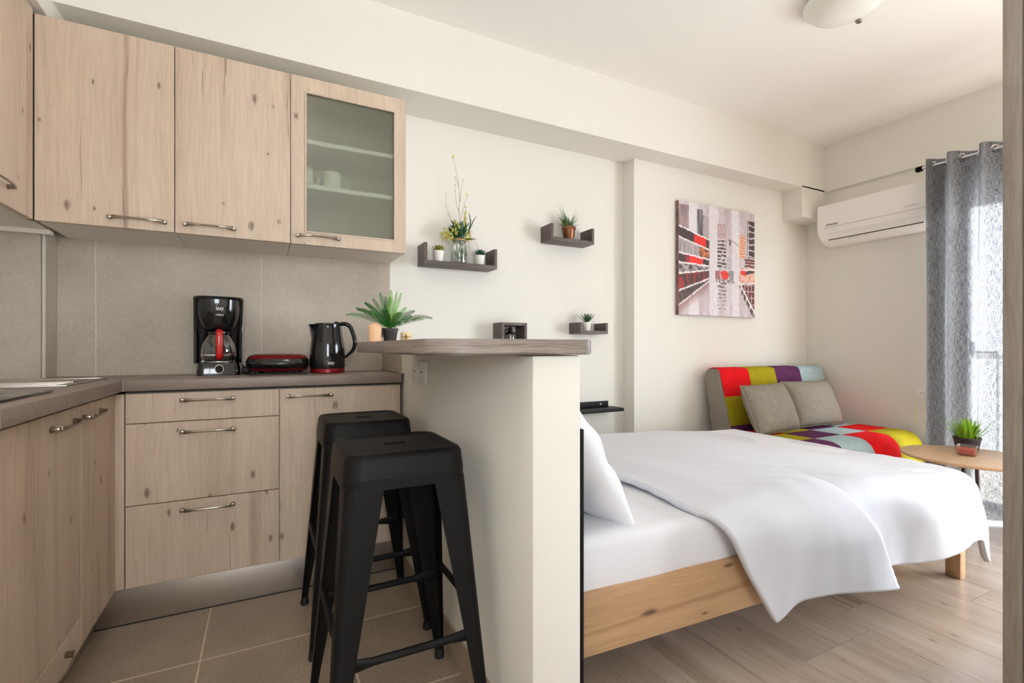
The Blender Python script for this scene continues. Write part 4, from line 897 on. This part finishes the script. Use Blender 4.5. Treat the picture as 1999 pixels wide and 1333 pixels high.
def box_soft(x0, x1, y0, y1, z0, z1, r, amp, seed=0, nx=60, ny=44, nzs=10):
    t = bmesh.new(); bmesh.ops.create_cube(t, size=1)
    for v in t.verts: v.co = Vector((x0 if v.co.x < 0 else x1, y0 if v.co.y < 0 else y1, z0 if v.co.z < 0 else z1))
    bmesh.ops.bevel(t, geom=t.edges[:], offset=r, segments=4, affect='EDGES', profile=.5)
    bmesh.ops.subdivide_edges(t, edges=[e for e in t.edges if e.calc_length() > .3], cuts=40, use_grid_fill=True)
    for v in t.verts:
        p = v.co; v.co = p+Vector((0, amp*nz(p.x*5, p.z*4, seed)*1.0, amp*nz(p.x*3, p.y*3, seed+3)))
    b = B(); b.add(t); return b
ob('sheet', box_soft(.01, 1.98, .004, 1.185, .0, .178, .035, .006), M_sheet, mt, smooth=True, angle=60)
# pillow
def pillow_b(Wd, Hh, T_, pin=.07, n=30, seed=0, wr=.006, ex=2.4):
    b = B()
    for s in (-1, 1):
        def f(u, v, s=s):
            a = u*2-1; c = v*2-1; th = T_/2*((1-abs(a)**ex)*(1-abs(c)**ex))**.55; x_ = Wd/2*a*(1-pin*(1-c*c)); y_ = Hh/2*c*(1-pin*(1-a*a))
            return (x_, y_, s*(th+wr*nz(a*3+seed, c*3, s)*th/(T_/2)*2))
        b.grid(f, n, n)
    bmesh.ops.remove_doubles(b.bm, verts=b.bm.verts[:], dist=.0004); bmesh.ops.recalc_face_normals(b.bm, faces=b.bm.faces[:]); return b
pw = ob('pillow', pillow_b(.70, .50, .22, wr=.014).xf(Matrix.Rotation(pi/2, 4, 'Z')), M_sheet, None, angle=180)
pw.rotation_euler = (0, radians(0), -TH); pw.location = (.905, 1.455, .66)
pw.rotation_mode = 'XYZ'
pw.matrix_basis = Matrix.Translation((.892, 1.47, .672)) @ Matrix.Rotation(-TH, 4, 'Z') @ Matrix.Rotation(radians(59), 4, 'Y')
tag(pw, 'white pillow leaning on the black headboard', 'pillow')
# duvet (in bed coordinates)
dv = B()
Rd = .085; U1, V0, V1 = 1.97, .03, 1.17; Z0 = .500
def drop(t):
    q = Rd*pi/2
    if t < q: a = t/Rd; return Rd*sin(a), Rd*(1-cos(a))
    return Rd+(t-q)*.05, Rd+(t-q)
def sm(a, b, x): t = max(0, min(1, (x-a)/(b-a))); return t*t*(3-2*t)
NUu, NVv = 190, 190
def dfn(a, c):
    # c : 0 far side .. 1 near hem ; a : 0 head .. 1 foot hem
    if c < .75: q = 1.20-(1.20-V0)*(c/.75)
    else: q = V0
    tn = max(0, (c-.75)/.25)
    head = .49+.02*nz(c*6, 1, 1)+.05*sm(.3, 0, c)
    pmax = U1+.07+.17*sm(.42, .75, c)
    s0 = head+(pmax-head)*a
    # near hem length along the bed
    hem = .372+.02*exp(-((a-0)/.05)**2)+.012*sm(.25, .48, a)*(1 if a < .395 else 0)-.02*sin(a*9)
    if a > .395: hem -= .035*(1-sm(.75, .98, a))
    hem += .10*sm(.84, 1, a)
    dvv = tn*hem
    p = s0+dvv*.58*(1-a)**2.0
    fold = 1.05+.50*dvv
    du = max(0, p-U1); far = max(0, q-V1)
    dx = dy = dz = 0
    t = sqrt(du*du+dvv*dvv)
    x, y = min(p, U1), max(q, V0) if far == 0 else V1
    if t > 1e-6:
        o, dwn = drop(t*(1-.20*(2*du*dvv/(t*t)))); o += .07*(2*du*dvv/(t*t))*t; x += du/t*o; y -= dvv/t*o; dz = dwn
    if far > 0: o, dwn = drop(far); y += o*.4; dz += dwn
    # puff and folds
    side = sm(.0, .2, dvv)
    saw = p-fold
    bulge = .075*sm(-.6, -.10, saw)*(1 if saw < 0 else 1-sm(0, .03, saw))+.045*sm(.10, .45, saw)*(1-sm(.5, .9, saw))
    ridge = .020*sm(-.5, -.03, saw)*(1 if saw < 0 else 1-sm(0, .05, saw))
    y -= bulge*side
    top = 1-side
    edge = sm(0, .10, a)
    zz = Z0+.022*edge-dz+ridge*top*sm(0, .5, c)-.05*sm(1.2, 1.95, p)*(1-.5*tn)
    w = nz(p*1.6+y*1.2, y*1.4, 2)*.020+nz(p*5+q*3, q*3, 5)*.006+.0012*sin((p*.9+q*1.6)*40+5*nz(p*2, q*2, 6))*sm(.2, .7, c)*top
    zz += w*top+.006*sm(.1, .6, 1-abs(c*1.33*2-1))*top
    y -= (.012*nz(p*4, dvv*2, 4)+.003*nz(p*13, dvv*3, 9))*side
    x += .02*nz(dvv*6, q*5, 9)*sm(0, .2, du)+.03*sm(.1, .3, du)*(1-tn)
    return (x, y, max(zz, .04))
dv.grid(dfn, NUu, NVv)
du_o = ob('duvet', dv, M_duvet, None, angle=180, solid=.022)
du_o.location = (.722, 1.088, 0); du_o.rotation_euler = (0, 0, -TH); tag(du_o, 'white duvet spread over the bed and hanging over the near side', 'duvet')

# ---------------------------------------------------------------- sofa
sf = thing('sofa', 'low armless sofa in red, olive, plum and pale blue patchwork with grey sides', 'sofa', (3.40, 2.0, 0))
SX0, SX1 = 2.805, 4.005
seat_path = [(2.27, .445), (1.76, .445)]+[(1.76+.115*cos(radians(90+a)), .33+.115*sin(radians(90+a))) for a in (15, 30, 45, 60, 75, 90)]+[(1.645, .12)]
ob('seat_body', B().prism([(q[0]+(.004 if q[0] < 1.7 else 0), q[1]-.004) for q in seat_path]+[(2.27, .12)], 2.87, SX1, 'x'), F_grey, sf, world=True, recalc=True)
back_path = [(2.215, .43), (2.318, .845)]+[(2.345+.028*cos(radians(a)), .845+.030*sin(radians(a))) for a in (165, 135, 110, 90)]+[(2.40, .877), (2.428, .862), (2.44, .83), (2.37, .40)]
ob('back_body', B().prism([(q[0]+(.004 if i < 3 else 0), q[1]-(.004 if 2 < i < 9 else 0)) for i, q in enumerate(back_path)], SX0, SX1, 'x'), F_grey, sf, world=True, recalc=True)
for x_ in (SX0+.08, SX1-.08):
    for y_ in (1.72, 2.2): ob('foot', B().lathe([(.018, 0), (.024, .12)], n=14).xf(Matrix.Translation((x_, y_, 0))), M_blackm, sf, world=True)
def path_pts(path, s0, s1, n=14):
    P = [Vector(p) for p in path]; Ls = [0]
    for a, b_ in zip(P, P[1:]): Ls.append(Ls[-1]+(b_-a).length)
    def at(s):
        s = max(0, min(Ls[-1], s))
        for i in range(len(P)-1):
            if s <= Ls[i+1] or i == len(P)-2: return P[i].lerp(P[i+1], (s-Ls[i])/max(1e-9, Ls[i+1]-Ls[i])), (P[i+1]-P[i]).normalized()
    return [at(s0+(s1-s0)*k_/n) for k_ in range(n+1)], Ls[-1]
seq = [F_red, F_olive, F_purple, F_blue]
def patch(path, s0, s1, x0, x1, m, flip):
    pts, _ = path_pts(path, s0, s1); e = .0012; vs = []; nx = 8
    for k_, (p, t_) in enumerate(pts):
        nrm = Vector((t_.y, -t_.x))*flip
        for i in range(nx+1):
            u = i/nx; ed = min(u, 1-u, k_/14, 1-k_/14); h = .0005+.004*min(1, ed*10)
            vs.append((x0+e+(x1-x0-2*e)*u, p.x+nrm.x*h, p.y+nrm.y*h))
    b = B().raw(vs, [[k_*(nx+1)+i, k_*(nx+1)+i+1, (k_+1)*(nx+1)+i+1, (k_+1)*(nx+1)+i] for k_ in range(14) for i in range(nx)])
    return ob('patch', b, m, sf, world=True, recalc=True, angle=60)
_, Lb = path_pts(back_path, 0, 0)
rows_b = [(0, .062, 2), (.062, .262, 1), (.262, .60, 0)]
rows_s = [(.015, .22, 4), (.22, .42, 5), (.42, .95, 6)]
for i in range(4):
    x0 = SX0+.004+i*(SX1-SX0-.008)/4; x1 = x0+(SX1-SX0-.008)/4
    for s0, s1, j in rows_b: patch(back_path, s0, s1, x0, x1, seq[(i+j) % 4], -1)
    for s0, s1, j in rows_s: patch(seat_path, s0, s1, max(x0, 2.874), x1, seq[(i+j) % 4], 1)
def cushion(x, y, z, rz, label, W_=.51, H_=.34, tilt=68):
    b = pillow_b(W_, H_, .15, .03, 26, x, .003, 3.6); o = thing('cushion', label, 'cushion', (x, y, z), rz)
    M = Matrix.Rotation(radians(tilt), 4, 'X')
    ob('cover', b.xf(M), F_grey2, o, angle=180)
    pts = []
    for k_ in range(80):
        a = 2*pi*k_/80; c_, s_ = cos(a), sin(a); m_ = max(abs(c_), abs(s_)); aa, cc = c_/m_, s_/m_; pts.append((W_/2*aa*(1-.035*(1-cc*cc)), H_/2*cc*(1-.035*(1-aa*aa)), 0))
    pts.append(pts[0]); ob('piping', B().tube(pts, .0042, 6, cap=False).xf(M), F_grey2, o)
cushion(3.07, 2.12, .610, .10, 'grey linen cushion on the sofa, the left one overlapping its neighbour')
cushion(3.585, 2.15, .615, -.06, 'grey linen cushion on the sofa nearer the end wall')

# ---------------------------------------------------------------- side table and its items
TZ = .432
tx, ty = 3.425, 1.20
tb = thing('side_table', 'round oak side table with slim dark legs before the curtain', 'table', (tx, ty, 0))
R_ = .30
ob('top', B().lathe([(R_-.012, TZ-.018), (R_-.002, TZ-.012), (R_, TZ-.004), (R_-.003, TZ), (.001, TZ)], n=72), M_oaktop, tb)
ob('under_frame', B().tube([(.16*cos(a), .16*sin(a), TZ-.024) for a in [2*pi*k/32 for k in range(33)]], .006, 8), M_legm, tb)
for k_ in range(4):
    a = radians(208+90*k_); ob('leg', B().tube([(.165*cos(a), .165*sin(a), TZ-.019), (.27*cos(a), .27*sin(a), .0)], [.0095, .0065], 10), M_legm, tb)
gp = thing('potted_grass', 'tuft of bright green grass in a dark pot on the side table', 'plant', (3.60, 1.275, TZ+.0005))
gp.scale = (1.28, 1.28, 1.25)
ob('pot', B().lathe([(.038, 0), (.047, .052), (.049, .052), (.049, .060), (.045, .060), (.044, .05)], n=30), M_blackpot, gp)
ob('soil', B().lathe([(.0435, .051), (.01, .053)], n=16), M_soil, gp)
random.seed(9); b = B()
for i in range(170):
    a = random.uniform(0, 6.28); r = .036*sqrt(random.random()); el = pi/2-.15-r*14*random.random()*1.2
    leaf(b, (cos(a)*r, sin(a)*r, .052), (cos(a)*cos(el), sin(a)*cos(el), sin(el)), random.uniform(.06, .115), .0055, .06 if i % 6 else .35, 4)
ob('grass_blades', b, M_grass, gp, smooth=False)['kind'] = 'stuff'
cg = thing('glass_candle', 'red candle in a square clear glass on the side table', 'candle', (3.430, 1.215, TZ+.0005), .2)
cg.scale = (.9, .9, 1)
ob('holder', loft([(rrect(.038, .038, .014), 0), (rrect(.045, .045, .016), .012), (rrect(.047, .047, .016), .055), (rrect(.044, .044, .014), .055), (rrect(.042, .042, .014), .014)]), thin_glass('holder_glass', (1, .97, .97, 1), .22), cg, recalc=True)
ob('wax', loft([(rrect(.039, .039, .013), .009), (rrect(.0415, .0415, .013), .036), (rrect(.036, .036, .012), .034)]), M_redwax, cg, recalc=True)
ob('wick', B().tube([(0, 0, .034), (.001, 0, .042)], .0008, 5), M_rubber, cg)

# ---------------------------------------------------------------- tall wardrobe whose front edge shows at the right of the frame
M_dwood = wood('grey_oak', srgb(158, 146, 136), srgb(108, 96, 88), grain=(30, 30, 1.6), knot=False, rough=.5, fine=1.5)
wd = thing('wardrobe', 'tall grey oak wardrobe, only its front edge visible at the photo edge', 'wardrobe', (1.95, .1, 0))
ob('body', B().box((1.502, -.18, .0), (2.40, .430, 2.35), .002), M_dwood, wd, world=True)
ob('side_panel', B().box((1.496, .4365, .0), (1.9475, .468, 2.38), .002), M_dwood, wd, world=True)
ob('side_panel', B().box((1.9505, .4365, .0), (2.40, .468, 2.38), .002), M_dwood, wd, world=True)
ob('shadow_gap', B().box((1.51, .4295, .01), (2.39, .4368, 2.34)), M_dark_gap, wd, world=True, smooth=False)
